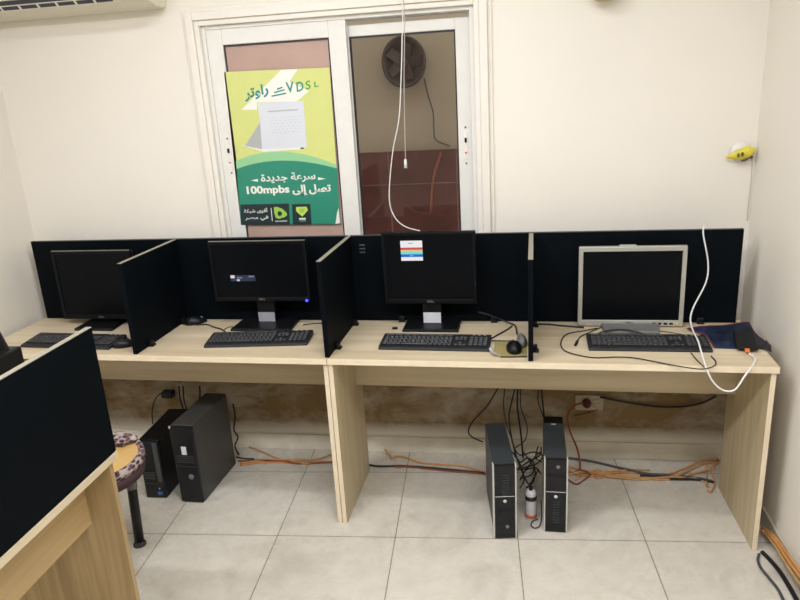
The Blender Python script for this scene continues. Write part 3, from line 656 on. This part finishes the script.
cable('monitor_cable', 'dark cable lying right of the wide monitor base', [(-0.2122, -0.2248, 0.7540), (-0.1696, -0.2116, 0.7540), (-0.1296, -0.2051, 0.7540)], .0026, M['grey_cable'])
cable('mouse_cable', 'black cable slanting from the board to the striped screen keyboard', [(0.6286, -0.4011, 0.7540), (0.6596, -0.3484, 0.7540), (0.6917, -0.2940, 0.7540), (0.7123, -0.2504, 0.7540)], .0028, M['black_cable'])
cable('monitor_cable', 'black cable trailing right from the striped screen monitor', [(0.5690, -0.2169, 0.8060), (0.6198, -0.2184, 0.7927), (0.6617, -0.2097, 0.7715), (0.6955, -0.2225, 0.7600), (0.7248, -0.2498, 0.7560), (0.7324, -0.3539, 0.7560)], .0030, M['black_cable'])
cable('keyboard_cable', 'black cable lying along the olive pad back edge', [(0.6332, -0.4239, 0.7540), (0.6729, -0.4294, 0.7540), (0.7123, -0.4247, 0.7540)], .0024, M['grey_cable'])
cable('power_cable', 'black cable bunch on the desk foot of the right back board', [(0.8209, -0.2257, 0.7540), (0.8702, -0.2343, 0.7560), (0.9105, -0.2453, 0.7540), (0.9584, -0.2581, 0.7540), (1.0055, -0.2707, 0.7540)], .0035, M['black_cable'])
tag(obj('cable_tie', MB().box(-.012, .012, -.008, .008, 0, .008, .003), M['black'], None, ((0.2143, -0.2749, 0.7500))), 'small dark scrap on the desk left of the striped screen monitor', 'scrap')

# ---------------------------------------------------------------- computers on the floor
def tower_slim(label, loc, rz, flip, w=.092, h=.331, d=.365):
    t = thing('computer_tower', label, 'computer', loc, rz, 'computers on the floor')
    obj('case', MB().box(-w / 2 + .004, w / 2 - .004, .014, d, .002, h, .002), M['case_dark'], t)
    fr = obj('front_panel', MB().box(-w / 2 + .006, w / 2 - .006, 0, .015, .002, h, .003), M['case_front'], t)
    for s_ in (-1, 1):
        obj('edge_trim', MB().box(s_ * w / 2 - (.006 if s_ > 0 else 0), s_ * w / 2 + (0 if s_ > 0 else .006), .0005, .03, .004, h - .001, .0015), M['case_edge'], t)
    zl = .52 * h if not flip else .50 * h
    obj('silver_line', MB().box(-w / 2 + .008, w / 2 - .008, -.001, .001, zl + .020, zl + .0225), M['case_edge'], fr)
    obj('round_logo', MB().lathe([(0, 0), (.007, 0), (.007, .0012), (0, .0012)], 16, Matrix.Translation((0, 0, zl)) @ Matrix.Rotation(math.pi / 2, 4, 'X')), M['label_white'], fr)
    k_ = MB(); v0 = (.60 * h, .86 * h) if not flip else (.14 * h, .42 * h)
    for i in range(9):
        zz = v0[0] + (v0[1] - v0[0]) * i / 8; k_.box(-.010, .016, -.0008, .0008, zz, zz + .003)
    obj('vent_slots', k_, M['case_dark'], fr)
    k_ = MB(); za = .36 * h if not flip else .76 * h
    k_.box(-w / 2 + .012, w / 2 - .012, -.0012, .0008, za, za + .016, .001); k_.box(-w / 2 + .012, w / 2 - .012, -.0008, .0008, za - .055, za - .054); k_.box(-w / 2 + .012, w / 2 - .012, -.0008, .0008, .02, .021)
    obj('drive_cover', k_, M['black'], fr)
    obj('power_button', MB().lathe([(0, 0), (.008, 0), (.007, .003), (0, .003)], 14, Matrix.Translation((.008, 0, .17 * h if not flip else .9 * h)) @ Matrix.Rotation(math.pi / 2, 4, 'X')), M['silver_dark'], fr)
    k_ = MB()
    for i in range(5): k_.box(-w / 2 + .012, w / 2 - .012, d - .0008, d + .001, .05 + i * .05, .052 + i * .05)
    obj('rear_slots', k_, M['silver_dark'], t)
    return t
tower_slim('slim black computer with silver edges, left of the pair under the right desk', DK(.681, -.641, 0), RA + .16, False, d=.350)
t4 = tower_slim('slim black computer with silver edges, right one nearest the wall socket', DK(.877, -.580, 0), RA + .01, True)
obj('top_strip', MB().box(-.040, .040, .300, .362, .3308, .3325, .001), M['case_front'], t4)
obj('top_logo', MB().box(-.010, .010, .288, .297, .3308, .332, .0005), M['case_edge'], t4)

t = thing('computer_tower', 'large charcoal computer tower with white label under the left desk', 'computer', DK(-.726, -.533, 0), RA - .02, 'computers on the floor')
w_, h_, d_ = .108, .383, .345
obj('case', MB().box(-w_ / 2, w_ / 2, .016, d_, .002, h_, .003), M['case_grey'], t)
fr = obj('front_panel', MB().box(-w_ / 2, w_ / 2, 0, .017, .002, h_ - .002, .005), M['case_front'], t)
obj('white_sticker', MB().box(-.012, .012, -.001, .001, .245, .285), M['label_white'], fr)
obj('round_logo', MB().lathe([(0, 0), (.013, 0), (.013, .002), (.009, .003), (0, .003)], 18, Matrix.Translation((.016, 0, .135)) @ Matrix.Rotation(math.pi / 2, 4, 'X')), M['silver_dark'], fr)
k = MB()
for i in range(4): k.box(-.040, .040, -.0008, .0008, .205 + i * .010, .208 + i * .010)
k.box(-.046, .046, -.0008, .0008, .185, .187)
obj('front_slots', k, M['case_grey'], fr)
obj('corner_catch', MB().box(-w_ / 2 - .002, -w_ / 2 + .006, -.002, .006, h_ - .012, h_ - .002, .001), M['case_edge'], t)
k = MB(); k.box(w_ / 2 - .0004, w_ / 2 + .0006, .03, .032, .01, h_ - .01); obj('side_seam', k, M['case_dark'], t)

t = thing('computer_tower', 'small black computer tower behind the stool, with blue sticker', 'computer', DK(-.912, -.515, 0), RA + .06, 'computers on the floor')
w_, h_, d_ = .100, .292, .33
obj('case', MB().box(-w_ / 2, w_ / 2, .016, d_, .002, h_, .003), M['black'], t)
fr = obj('front_panel', MB().box(-w_ / 2, w_ / 2, 0, .017, .002, h_ - .002, .004), M['case_front'], t)
obj('grey_strip', MB().box(w_ / 2 - .030, w_ / 2 - .008, -.001, .001, .085, h_ - .006), M['case_grey'], fr)
obj('blue_sticker', MB().box(.008, .030, -.001, .001, .018, .036), flat('blue_sticker', (52, 96, 150), .4), fr)
obj('power_light', MB().box(.018, .023, -.001, .001, .048, .054), M['label_white'], fr)
k = MB()
for i in range(5): k.box(-.042, .012, -.0008, .0008, .10 + i * .008, .103 + i * .008)
k.box(-.046, .046, -.0008, .0008, .075, .077)
obj('front_slots', k, M['case_grey'], fr)

# a white canister standing between the two slim computers
cn = thing('spray_can', 'white canister with an orange band between the two slim computers', 'canister', (0.7833, -0.5371, 0.0005))
cn.location.y += .022
obj('can', MB().lathe([(0, 0), (.0225, 0), (.0235, .004), (.0235, .115), (.020, .128), (.012, .134), (0, .136)], 20), flat('white_can_paint', (222, 216, 214), .35), cn)
obj('orange_band', MB().lathe([(.0236, .012), (.0242, .012), (.0242, .026), (.0236, .026)], 20), flat('orange_band', (222, 106, 66), .4), cn)
obj('dark_print', MB().lathe([(.0236, .092), (.0240, .092), (.0240, .112), (.0236, .112)], 20), flat('dark_print', (46, 44, 46), .4), cn)
obj('nozzle', MB().lathe([(0, .135), (.008, .135), (.008, .150), (0, .152)], 12), M['black'], cn)

# ---------------------------------------------------------------- wall socket and its plug
so = thing('wall_socket', 'ivory double socket plate on the wall under the right desk', 'socket', (1.0645, 0.0000, 0.2871))
obj('plate', MB().box(-.064, .064, -.012, -.0002, -.038, .038, .004), M['socket'], so)
for sx in (-.030, .032):
    k = MB(); k.lathe([(.0, 0), (.021, 0), (.022, .002), (.019, .003), (0, .003)], 18, Matrix.Translation((sx, -.012, 0)) @ Matrix.Rotation(math.pi / 2, 4, 'X'))
    rc = obj('outlet', k, M['socket'], so)
    k = MB()
    for hx in (-.008, .008): k.box(sx + hx - .002, sx + hx + .002, -.0158, -.0148, -.002, .002)
    obj('pin_hole', k, M['black'], rc)
pg = thing('power_plug', 'maroon plug pushed into the wall socket', 'plug', (1.0514, -0.0160, 0.2921))
obj('plug_body', MB().lathe([(0, 0), (.021, 0), (.021, .012), (.016, .030), (.008, .046), (0, .047)], 16, Matrix.Rotation(math.pi / 2, 4, 'X')), M['maroon'], pg)
obj('plug_cord', MB().tube([Vector(p) - Vector((1.0514, -0.0160, 0.2921)) for p in smooth_path([(1.0315, -0.0550, 0.3080), (1.0004, -0.0550, 0.2973), (0.9720, -0.0500, 0.2636), (0.9637, -0.0500, 0.2171), (0.9807, -0.0500, 0.1447), (1.0085, -0.0600, 0.0773), (1.0206, -0.0900, 0.0210), (1.0168, -0.1338, 0.0100)])], .0042, 8), M['red_cable'], pg)

# ---------------------------------------------------------------- cables: behind the desks and on the floor
for i, (lab, pts, r) in enumerate((
    ('black cable bowing left behind the slim computers', [(0.6465, -0.1292, 0.4119), (0.5949, -0.1276, 0.3200), (0.5286, -0.1256, 0.2408), (0.5062, -0.1250, 0.1880), (0.5218, -0.1254, 0.1573), (0.5727, -0.1270, 0.1333)], .0036),
    ('thin black cable dropping straight behind the left slim computer', [(0.6783, -0.1501, 0.4219), (0.6706, -0.1499, 0.3373), (0.6809, -0.1502, 0.2519), (0.7074, -0.1810, 0.1773)], .0024),
    ('thick black cable curving behind the left slim computer', [(0.7228, -0.1615, 0.4277), (0.6997, -0.1608, 0.3232), (0.6947, -0.1606, 0.2677), (0.7074, -0.1810, 0.1773), (0.7336, -0.2218, 0.0887)], .0036),
    ('thick black cable hanging between the slim computers', [(0.7339, -0.1518, 0.4235), (0.7333, -0.1518, 0.3244), (0.7483, -0.1522, 0.1884), (0.7567, -0.1725, 0.0813)], .0042),
    ('thin black cable bulging right between the slim computers', [(0.7472, -0.1522, 0.4238), (0.7490, -0.1523, 0.3250), (0.7755, -0.1531, 0.2354), (0.7663, -0.1528, 0.1635), (0.7206, -0.1814, 0.1369)], .0024),
    ('black cable pair strand hanging behind the right slim computer', [(0.8290, -0.1447, 0.4215), (0.8248, -0.1445, 0.3574), (0.8463, -0.1652, 0.2935), (0.8505, -0.1753, 0.2589)], .0026),
    ('thick black cable going into the right slim computer rear', [(0.8400, -0.1450, 0.4219), (0.8447, -0.1451, 0.3581), (0.8507, -0.1653, 0.2937), (0.8549, -0.1754, 0.2590)], .0042))):
    cable('computer_cable', lab, pts, r, M['black_cable'], 'cables hanging behind the right desk')
tang = [[(0.7062, 0.0370, 0.0300), (0.7438, -0.0919, 0.0500), (0.8052, -0.0605, 0.0500), (0.8512, -0.0778, 0.0400), (0.8168, -0.1352, 0.0300), (0.7521, -0.1577, 0.0200)],
        [(0.7244, -0.1769, 0.0200), (0.7797, -0.1534, 0.0500), (0.8362, -0.1041, 0.0600), (0.8423, -0.0643, 0.0800)],
        [(0.7417, -0.2607, 0.0200), (0.7686, -0.2570, 0.0700), (0.8128, -0.2540, 0.0800), (0.8356, -0.2372, 0.0400)],
        [(0.8465, 0.0399, 0.0600), (0.8245, -0.0406, 0.0500), (0.8180, -0.0980, 0.0400), (0.8450, -0.1156, 0.0300)],
        [(0.7341, -0.1222, 0.0300), (0.7584, -0.3401, 0.0900), (0.7774, -0.4499, 0.1200), (0.8005, -0.3696, 0.1000), (0.8229, -0.2206, 0.0500)]]
tang += [[(0.6921, -0.0287, 0.0500), (0.7203, -0.1890, 0.1000), (0.7461, -0.3081, 0.1200), (0.7577, -0.3882, 0.1000), (0.7409, -0.3413, 0.0300)],
         [(0.7157, -0.0129, 0.0200), (0.7429, -0.1726, 0.0600), (0.7745, -0.1865, 0.0900), (0.8053, -0.2116, 0.0800), (0.7956, -0.2397, 0.0400), (0.7507, -0.2597, 0.0300)],
         [(0.7542, -0.0092, 0.0300), (0.7843, -0.1523, 0.0600), (0.8084, -0.2546, 0.0700), (0.7972, -0.3375, 0.0600), (0.7666, -0.3553, 0.0400)],
         [(0.8358, -0.1114, 0.0800), (0.8055, -0.2019, 0.1000), (0.7724, -0.2898, 0.1000), (0.7377, -0.2424, 0.0600)]]
for p in tang: cable('computer_cable', 'black cable in the tangle between the two slim computers', p, .0034, M['black_cable'], 'tangled cables between the slim computers')
cable('thin_wire', 'thin black wire loop at the foot of the white canister', [(0.8296, -0.3909, 0.0060), (0.8274, -0.5002, 0.0060), (0.8186, -0.5694, 0.0060), (0.7979, -0.5910, 0.0060), (0.7824, -0.5722, 0.0060), (0.7913, -0.5444, 0.0060), (0.8120, -0.5291, 0.0060)], .0022, M['black_cable'])
for lab, pts, r in (
    ('black cable looping beside the left desk towers, against the wall', [(-1.0118, -0.0294, 0.3261), (-1.0824, -0.0273, 0.3072), (-1.1245, -0.0260, 0.2605), (-1.1484, -0.0253, 0.1909), (-1.1402, -0.0455, 0.1437)], .003),
    ('black cable hanging left of the large charcoal tower, first strand', [(-0.9449, -0.0714, 0.3740), (-0.9503, -0.0712, 0.3077), (-0.9446, -0.0714, 0.2409), (-0.9571, -0.0911, 0.2056)], .004),
    ('black cable hanging left of the large charcoal tower, second strand', [(-0.9229, -0.0721, 0.3746), (-0.9300, -0.0719, 0.2972), (-0.9073, -0.0925, 0.2410)], .004),
    ('black cable dropping behind the top of the large charcoal tower', [(-0.8329, -0.0748, 0.3771), (-0.8369, -0.0747, 0.3332), (-0.8401, -0.0946, 0.2876)], .0045),
    ('black cable curling at the right rear of the large charcoal tower', [(-0.6713, -0.0696, 0.2786), (-0.6696, -0.0697, 0.2122), (-0.6858, -0.0692, 0.1331), (-0.6646, -0.0798, 0.0998), (-0.6831, -0.0893, 0.0533), (-0.6682, -0.0897, 0.0026)], .004)):
    cable('computer_cable', lab, pts, r, M['black_cable'], 'cables behind the left desk')
tag(obj('power_adapter', MB().box(-.03, .03, -.02, .02, -.018, .018, .006), M['black'], None, (-1.0431, -0.0184, 0.3037)), 'black plug adapter under the left desk beside the cables', 'adapter')

def bundle(label, group, strands):
    for pts, r, m_ in strands: cable('floor_cable', label, pts, r, M[m_], group)
bundle('tan and orange cable strand on the floor left of the seam legs', 'cables on the floor left of the seam legs', (
    ([(-0.6301, -0.1713, 0.0060), (-0.5449, -0.1472, 0.0060), (-0.4356, -0.1312, 0.0060), (-0.3352, -0.1205, 0.0060), (-0.2453, -0.1105, 0.0060), (-0.1791, -0.0482, 0.0060)], .0045, 'tan_cable'),
    ([(-0.7018, 0.0101, 0.0060), (-0.6380, -0.0127, 0.0060), (-0.5364, -0.0683, 0.0060), (-0.4387, -0.1217, 0.0060), (-0.3309, -0.1346, 0.0060), (-0.1586, -0.1293, 0.0060)], .0038, 'orange_cable'),
    ([(-0.6478, -0.1532, 0.0060), (-0.5351, -0.1438, 0.0100), (-0.4183, -0.1500, 0.0120), (-0.3238, -0.1579, 0.0060), (-0.1575, -0.1339, 0.0060)], .004, 'rust_cable'),
    ([(-0.6228, -0.1898, 0.0060), (-0.5193, -0.1600, 0.0060), (-0.4024, -0.1531, 0.0060), (-0.2724, -0.1595, 0.0060)], .0042, 'orange_cable')))
cable('floor_cable', 'short black cable at the right rear foot of the large tower', [(-0.6734, -0.1157, 0.0060), (-0.6209, -0.1274, 0.0060), (-0.5732, -0.1276, 0.0060)], .0036, M['black_cable'])
cable('floor_cable', 'orange cable along the wall right of the seam legs', [(-0.0182, 0.0010, 0.0200), (0.0278, 0.0035, 0.0200), (0.0702, -0.0055, 0.0150), (0.1016, -0.0423, 0.0060), (0.1238, -0.0844, 0.0060), (0.1405, -0.0643, 0.0060), (0.1866, -0.0712, 0.0060), (0.2664, -0.1136, 0.0060), (0.3649, -0.1262, 0.0060), (0.4709, -0.1335, 0.0060), (0.5768, -0.1803, 0.0060)], .0045, M['orange_cable'])
cable('floor_cable', 'black cable on the floor right of the seam legs', [(0.0052, -0.1430, 0.0060), (0.0577, -0.1583, 0.0060), (0.1260, -0.1560, 0.0060), (0.1983, -0.1499, 0.0060), (0.3685, -0.1622, 0.0060), (0.5771, -0.1890, 0.0060)], .005, M['black_cable'])
cable('floor_cable', 'rust brown cable on the floor right of the seam legs', [(0.1475, -0.1658, 0.0110), (0.2237, -0.1574, 0.0060), (0.3698, -0.1755, 0.0060), (0.5867, -0.1971, 0.0060)], .0036, M['rust_cable'])
bundle('orange or tan cable strand in the thick bundle under the right desk', 'thick cable bundle under the right desk', (
    ([(0.9591, -0.1824, 0.0060), (1.0136, -0.1681, 0.0150), (1.1038, -0.1563, 0.0060), (1.1875, -0.1862, 0.0120), (1.3175, -0.1849, 0.0060), (1.4268, -0.1711, 0.0120), (1.5060, -0.1059, 0.0060), (1.5760, -0.0496, 0.0060), (1.6538, -0.0184, 0.0060)], .005, 'tan_cable'),
    ([(0.9604, -0.1625, 0.0200), (1.0343, -0.1861, 0.0060), (1.1240, -0.1720, 0.0060), (1.2331, -0.1736, 0.0060), (1.3369, -0.1960, 0.0060), (1.4472, -0.1766, 0.0060), (1.5261, -0.1301, 0.0060), (1.5855, -0.1238, 0.0300), (1.6360, -0.0778, 0.0300)], .0045, 'orange_cable'),
    ([(0.9559, -0.1043, 0.0060), (1.0258, -0.1353, 0.0060), (1.1013, -0.1755, 0.0150), (1.2163, -0.1408, 0.0060), (1.3149, -0.1517, 0.0060), (1.4024, -0.1462, 0.0060), (1.4925, -0.0895, 0.0060), (1.5624, -0.0476, 0.0200), (1.6511, -0.0246, 0.0200)], .0045, 'orange_cable'),
    ([(0.9869, -0.2225, 0.0060), (1.0583, -0.1677, 0.0060), (1.1576, -0.1490, 0.0140), (1.2501, -0.1215, 0.0060), (1.3300, -0.1166, 0.0060)], .004, 'tan_cable'),
    ([(1.1206, -0.1969, 0.0160), (1.2719, -0.2001, 0.0060), (1.3580, -0.1944, 0.0160), (1.4663, -0.1672, 0.0060), (1.5225, -0.1800, 0.0060), (1.5547, -0.2182, 0.0060)], .004, 'tan_cable'),
    ([(0.9483, -0.2083, 0.0060), (0.9884, -0.2552, 0.0060), (1.0266, -0.2200, 0.0060), (1.0559, -0.1875, 0.0180), (1.0143, -0.1592, 0.0200), (0.9687, -0.1733, 0.0060)], .0035, 'rust_cable'),
    ([(1.0601, -0.1505, 0.0060), (1.0856, -0.1996, 0.0060), (1.1185, -0.1808, 0.0060), (1.1042, -0.1503, 0.0180), (1.0675, -0.1612, 0.0180)], .0035, 'orange_cable')))
cable('floor_cable', 'dark grey cable slanting from the towers into the thick bundle', [(0.9705, -0.0308, 0.0060), (1.0703, -0.0526, 0.0060), (1.1655, -0.0917, 0.0060), (1.2393, -0.1321, 0.0120), (1.3209, -0.1644, 0.0140), (1.4921, -0.1655, 0.0060), (1.5778, -0.1927, 0.0060)], .006, M['grey_cable'])
cable('floor_cable', 'black cable under the thick bundle near the right desk leg', [(1.2769, -0.1708, 0.0060), (1.4024, -0.1877, 0.0060), (1.5129, -0.1847, 0.0060), (1.5842, -0.2004, 0.0060)], .006, M['black_cable'])
cable('cable_loop', 'tan cable end loop by the right desk leg', [(1.5987, -0.1060, 0.0300), (1.5777, -0.0905, 0.0200), (1.5715, -0.1356, 0.0060), (1.5442, -0.2269, 0.0060), (1.5527, -0.2421, 0.0060)], .0035, M['tan_cable'])
cable('cable_loop', 'pinkish brown cable loop hooking down by the right desk leg', [(1.5949, -0.1312, 0.0500), (1.5851, -0.1740, 0.0300), (1.5927, -0.1837, 0.0060), (1.5736, -0.2407, 0.0060), (1.5508, -0.2809, 0.0060), (1.5383, -0.2664, 0.0060)], .0038, M['orange_cable'])
cable('wall_cable', 'black cable sagging along the wall under the right desk', [(1.1110, -0.0200, 0.3230), (1.1784, -0.0200, 0.3090), (1.2909, -0.0150, 0.2858), (1.4013, -0.0150, 0.2752), (1.5009, -0.0150, 0.2821), (1.5669, -0.0200, 0.3058), (1.6128, -0.0300, 0.3410)], .0048, M['black_cable'])
cable('wall_cable', 'thin brown cable under the wall socket', [(0.9967, -0.0080, 0.2172), (1.0604, -0.0080, 0.2342), (1.1050, -0.0100, 0.2568)], .003, M['rust_cable'])
bundle('orange cable strand running along the foot of the right wall', 'orange cables along the right wall', (
    ([(1.6600, -0.5694, 0.0329), (1.6680, -0.6177, 0.0458), (1.6680, -0.7048, 0.0662), (1.6680, -0.7815, 0.0690), (1.6680, -0.8771, 0.0822), (1.6680, -1.0101, 0.1043)], .0060, 'orange_cable'),
    ([(1.6550, -0.5840, 0.0363), (1.6640, -0.6111, 0.0363), (1.6640, -0.7011, 0.0502), (1.6640, -0.7784, 0.0538), (1.6640, -0.8767, 0.0612), (1.6640, -1.0115, 0.0818)], .0052, 'tan_cable'),
    ([(1.6600, -0.5678, 0.0385), (1.6720, -0.6242, 0.0552), (1.6720, -0.7104, 0.0750), (1.6720, -0.7940, 0.0832), (1.6720, -0.8882, 0.0954), (1.6720, -0.9980, 0.1100)], .0045, 'orange_cable')))
cable('floor_cable', 'black cable curving along the floor by the right wall', [(1.6142, -0.6871, 0.0060), (1.5995, -0.7224, 0.0060), (1.5956, -0.7669, 0.0060), (1.6053, -0.8192, 0.0060), (1.6146, -0.8694, 0.0060), (1.6154, -0.9135, 0.0060), (1.6130, -0.9564, 0.0060)], .005, M['grey_cable'])
cable('floor_cable', 'thick dark cable in the corner of floor and right wall', [(1.6287, -0.6744, 0.0060), (1.6418, -0.7189, 0.0060), (1.6537, -0.7834, 0.0060), (1.6577, -0.8656, 0.0060), (1.6579, -0.9523, 0.0060)], .008, M['black_cable'])
tag(obj('cable_clip', MB().box(-.010, .010, -.012, .012, -.012, .012, .003), M['black'], None, (1.6780, -0.7629, 0.0511)), 'black clip holding the orange cables at the right wall', 'clip')

# ---------------------------------------------------------------- air conditioner, pull cord, wall fittings
ac = thing('air_conditioner', 'white split air conditioner high on the back wall at upper left', 'air conditioner', (-1.17, 0, 2.125))
prof = [(-.001, 0), (-.10, .004), (-.165, .018), (-.215, .060), (-.225, .12), (-.215, .27), (-.001, .285)]
k = MB(); k.prism(prof, 0, -.43, .42, .012)
obj('body', k, M['ac'], ac)
k = MB(); 
a0, a1 = Vector((-.172, .0215)), Vector((-.213, .058)); dv = (a1 - a0)
nrm = Vector((-dv.y, dv.x)).normalized() * -1
def acv(u, off): 
    p = a0 + dv * u + Vector((-.66, -.75)) * off; return (p.x, p.y)
obj('vent', MB().prism([acv(.02, -.004), acv(.98, -.004), acv(.98, .0022), acv(.02, .0022)], 0, -.41, .30), M['ac_slat'], ac)
for i in range(8):
    x0 = -.40 + i * .086
    obj('vent_slot', MB().prism([acv(.10, .001), acv(.42, .001), acv(.42, .0030), acv(.10, .0030)], 0, x0, x0 + .074), M['ac_dark'], ac)
k = MB(); k.prism([acv(.55, .001), acv(.95, .001), acv(.95, .0030), acv(.55, .0030)], 0, -.40, .285); obj('vent_opening', k, M['ac_dark'], ac)

cd = thing('pull_cord', 'thin white cord hanging in front of the right window pane', 'cord', (0, 0, 0))
obj('cord', MB().tube(smooth_path([(0.262, -.10, ZC), (0.2908, -0.1000, 2.0731), (0.2844, -0.1000, 1.9246), (0.2716, -0.1000, 1.7715), (0.2546, -0.1000, 1.6214), (0.2213, -0.1000, 1.4918), (0.1972, -0.1000, 1.3450), (0.1940, -0.1000, 1.2586), (0.2185, -0.1100, 1.1984), (0.2621, -0.1200, 1.1640), (0.3266, -0.1500, 1.1509)]), .0023, 7), M['white_cable'], cd)
cd = thing('pull_cord', 'thin cord with a small white end knob hanging before the right pane', 'cord', (0, 0, 0))
obj('cord', MB().tube(smooth_path([(0.278, -.10, ZC), (0.2988, -0.1000, 2.0725), (0.2967, -0.1000, 1.9614), (0.2840, -0.1000, 1.7708), (0.2773, -0.1000, 1.6121), (0.2725, -0.1000, 1.4479)]), .0018, 6), flat('greyish_cord', (188, 176, 158), .6), cd)
obj('end_knob', MB().tube([(0.2719, -0.1000, 1.4521), (0.2715, -0.1000, 1.4144)], [.005, .0075], 10), M['white_cable'], cd)

yl = thing('yellow_wrapper', 'yellow packet stuffed into a white wall fitting by the right corner', 'wrapper', (1.6257, 0.0000, 1.4099))
obj('wall_cup', MB().lathe([(0, 0), (.040, 0), (.040, .012), (.030, .022), (0, .024)], 22, Matrix.Translation((.006, 0, .008)) @ Matrix.Rotation(math.pi / 2, 4, 'X')), M['white_cable'], yl)
b2 = bmesh.new(); bmesh.ops.create_icosphere(b2, subdivisions=4, radius=1.0)
for v in b2.verts:
    x, y, z = v.co
    taper = .40 + .60 * min(1, max(0, (x + 1) / 1.3))
    n_ = .05 * math.sin(9 * x + 5 * z) + .04 * math.sin(13 * z - 7 * y)
    v.co = Vector((x * .056, y * .018 * taper * (1 + n_) - .034, (z * .026 * taper * (1 + n_)) + .012 * x))
for f in b2.faces: f.smooth = True
k = MB(); k.merge(b2); obj('yellow_film', k, M['yellow'], yl)
k = MB(); k.box(-.018, -.010, -.0545, -.0525, -.010, .004, .001); k.box(-.004, .006, -.0555, -.0535, -.008, .008, .001)
obj('dark_print', k, flat('olive_print', (84, 84, 20), .5), yl)
k = MB(); k.tube(smooth_path([(.004, -.026, -.026), (.020, -.030, -.024), (.036, -.022, -.016), (.05, -.012, -.018)]), .006, 8); obj('dark_tail', k, flat('dark_purple_plastic', (92, 70, 84), .5), yl)
cable('corner_wire', 'thin grey wire running down the right corner from the yellow packet', [(1.680, -.006, 1.385), (1.684, -.006, 1.30), (1.682, -.006, 1.20), (1.684, -.006, 1.13)], .0018, flat('pale_grey_wire', (204, 198, 182), .5))
wf = thing('wall_fitting', 'beige rounded fitting at the top edge above the right desk', 'wall fitting', (1.0761, 0.0000, 2.0510))
obj('cup', MB().lathe([(0, -.035), (.03, -.034), (.048, -.022), (.052, 0), (.052, .06), (0, .06)], 22, Matrix.Translation((0, -.055, 0))), flat('beige_fitting', (196, 184, 146), .5), wf)
obj('wall_bracket', MB().box(-.03, .03, -.012, -.0002, -.02, .05, .003), M['casing'], wf)

# ---------------------------------------------------------------- stool and printer at the left
st = thing('stool', 'tan topped stool with patterned rim and black metal legs', 'stool', (-.862, -.930, 0))
SR, SZ = .185, .462
obj('seat', MB().lathe([(0, SZ - .03), (SR - .006, SZ - .03), (SR - .004, SZ - .004), (SR - .02, SZ), (0, SZ + .002)], 36), flat('tan_seat_vinyl', (206, 168, 104), .5, vary=.08, scale=12), st)
def pattern():
    t = NT('purple_white_patterned_cloth').set(.8, 0, .2)
    v_ = t.n('ShaderNodeTexVoronoi'); v_.inputs['Scale'].default_value = 46; t.l(t.coord((1, 1, 1.7)), v_.inputs['Vector'])
    t.l(t.ramp(v_.outputs['Distance'], [(.25, lin((62, 40, 46))), (.48, lin((104, 84, 86))), (.70, lin((178, 164, 156)))]), t.b.inputs['Base Color']); return t.m
M['pattern'] = pattern()
obj('rim', MB().lathe([(SR - .012, SZ - .030), (SR, SZ - .034), (SR + .006, SZ - .020), (SR + .002, SZ + .004), (SR - .010, SZ + .006), (SR - .014, SZ)], 36), M['pattern'], st)
obj('skirt', MB().lathe([(SR - .02, SZ - .075), (SR - .004, SZ - .075), (SR + .002, SZ - .034), (SR - .02, SZ - .034)], 36), flat('plum_skirt_cloth', (66, 42, 46), .8, vary=.15, scale=20), st)
for a in (1.15, 3.25, 5.34):
    ca, sa = math.cos(a), math.sin(a)
    lg_ = obj('leg', MB().tube([(ca * .145, sa * .145, SZ - .04), (ca * .134, sa * .134, .20), (ca * .124, sa * .124, .012)], .019, 12), M['black'], st)
    obj('foot', MB().lathe([(0, 0), (.026, 0), (.026, .008), (.018, .02), (0, .02)], 16, Matrix.Translation((ca * .124, sa * .124, .0))), flat('dark_rubber_foot', (48, 40, 38), .7), lg_)
    obj('chrome_sleeve', MB().tube([(ca * .144, sa * .144, SZ - .06), (ca * .137, sa * .137, .26)], .0215, 12), flat('scuffed_chrome', (150, 148, 144), .25, metal=.9), lg_)
k = MB(); b2 = bmesh.new(); bmesh.ops.create_icosphere(b2, subdivisions=3, radius=1.0)
for v in b2.verts:
    x, y, z = v.co; n_ = 1 + .10 * math.sin(7 * x + 3 * y) + .08 * math.sin(11 * y + 5 * z)
    v.co = Vector((x * .075 * n_, y * .045 * n_, max(z, -.5) * .022 * n_))
for f in b2.faces: f.smooth = True
k.merge(b2)
tag(obj('cloth', k, M['pattern'], None, (-.830, -.800, SZ + .016), .0), 'crumpled patterned cloth lying on the back of the stool', 'cloth')

pr = thing('printer', 'black printer with raised rear lid on the near desk, behind board', 'printer', (-.80, -1.40, .7503))
obj('body', MB().box(-.20, .005, -.35, .173, 0.004, .288, .006), M['black'], pr)
obj('grey_tray', MB().box(-.02, .012, -.30, .13, .17, .225, .006), M['silver_dark'], pr)
k = MB(); k.box(-.20, -.012, -.004, .004, 0, .17, .003, 2, Matrix.Translation((.004, .138, .284)) @ Matrix.Rotation(.32, 4, 'X'))
obj('lid', k, flat('brown_black_lid', (44, 36, 38), .5), pr)
k = MB()
for (x, y) in ((-.18, -.33), (-.02, -.33), (-.18, .150), (-.02, .150)): k.box(x - .01, x + .01, y - .01, y + .01, 0, .006)
obj('feet', k, M['black_matte'], pr)
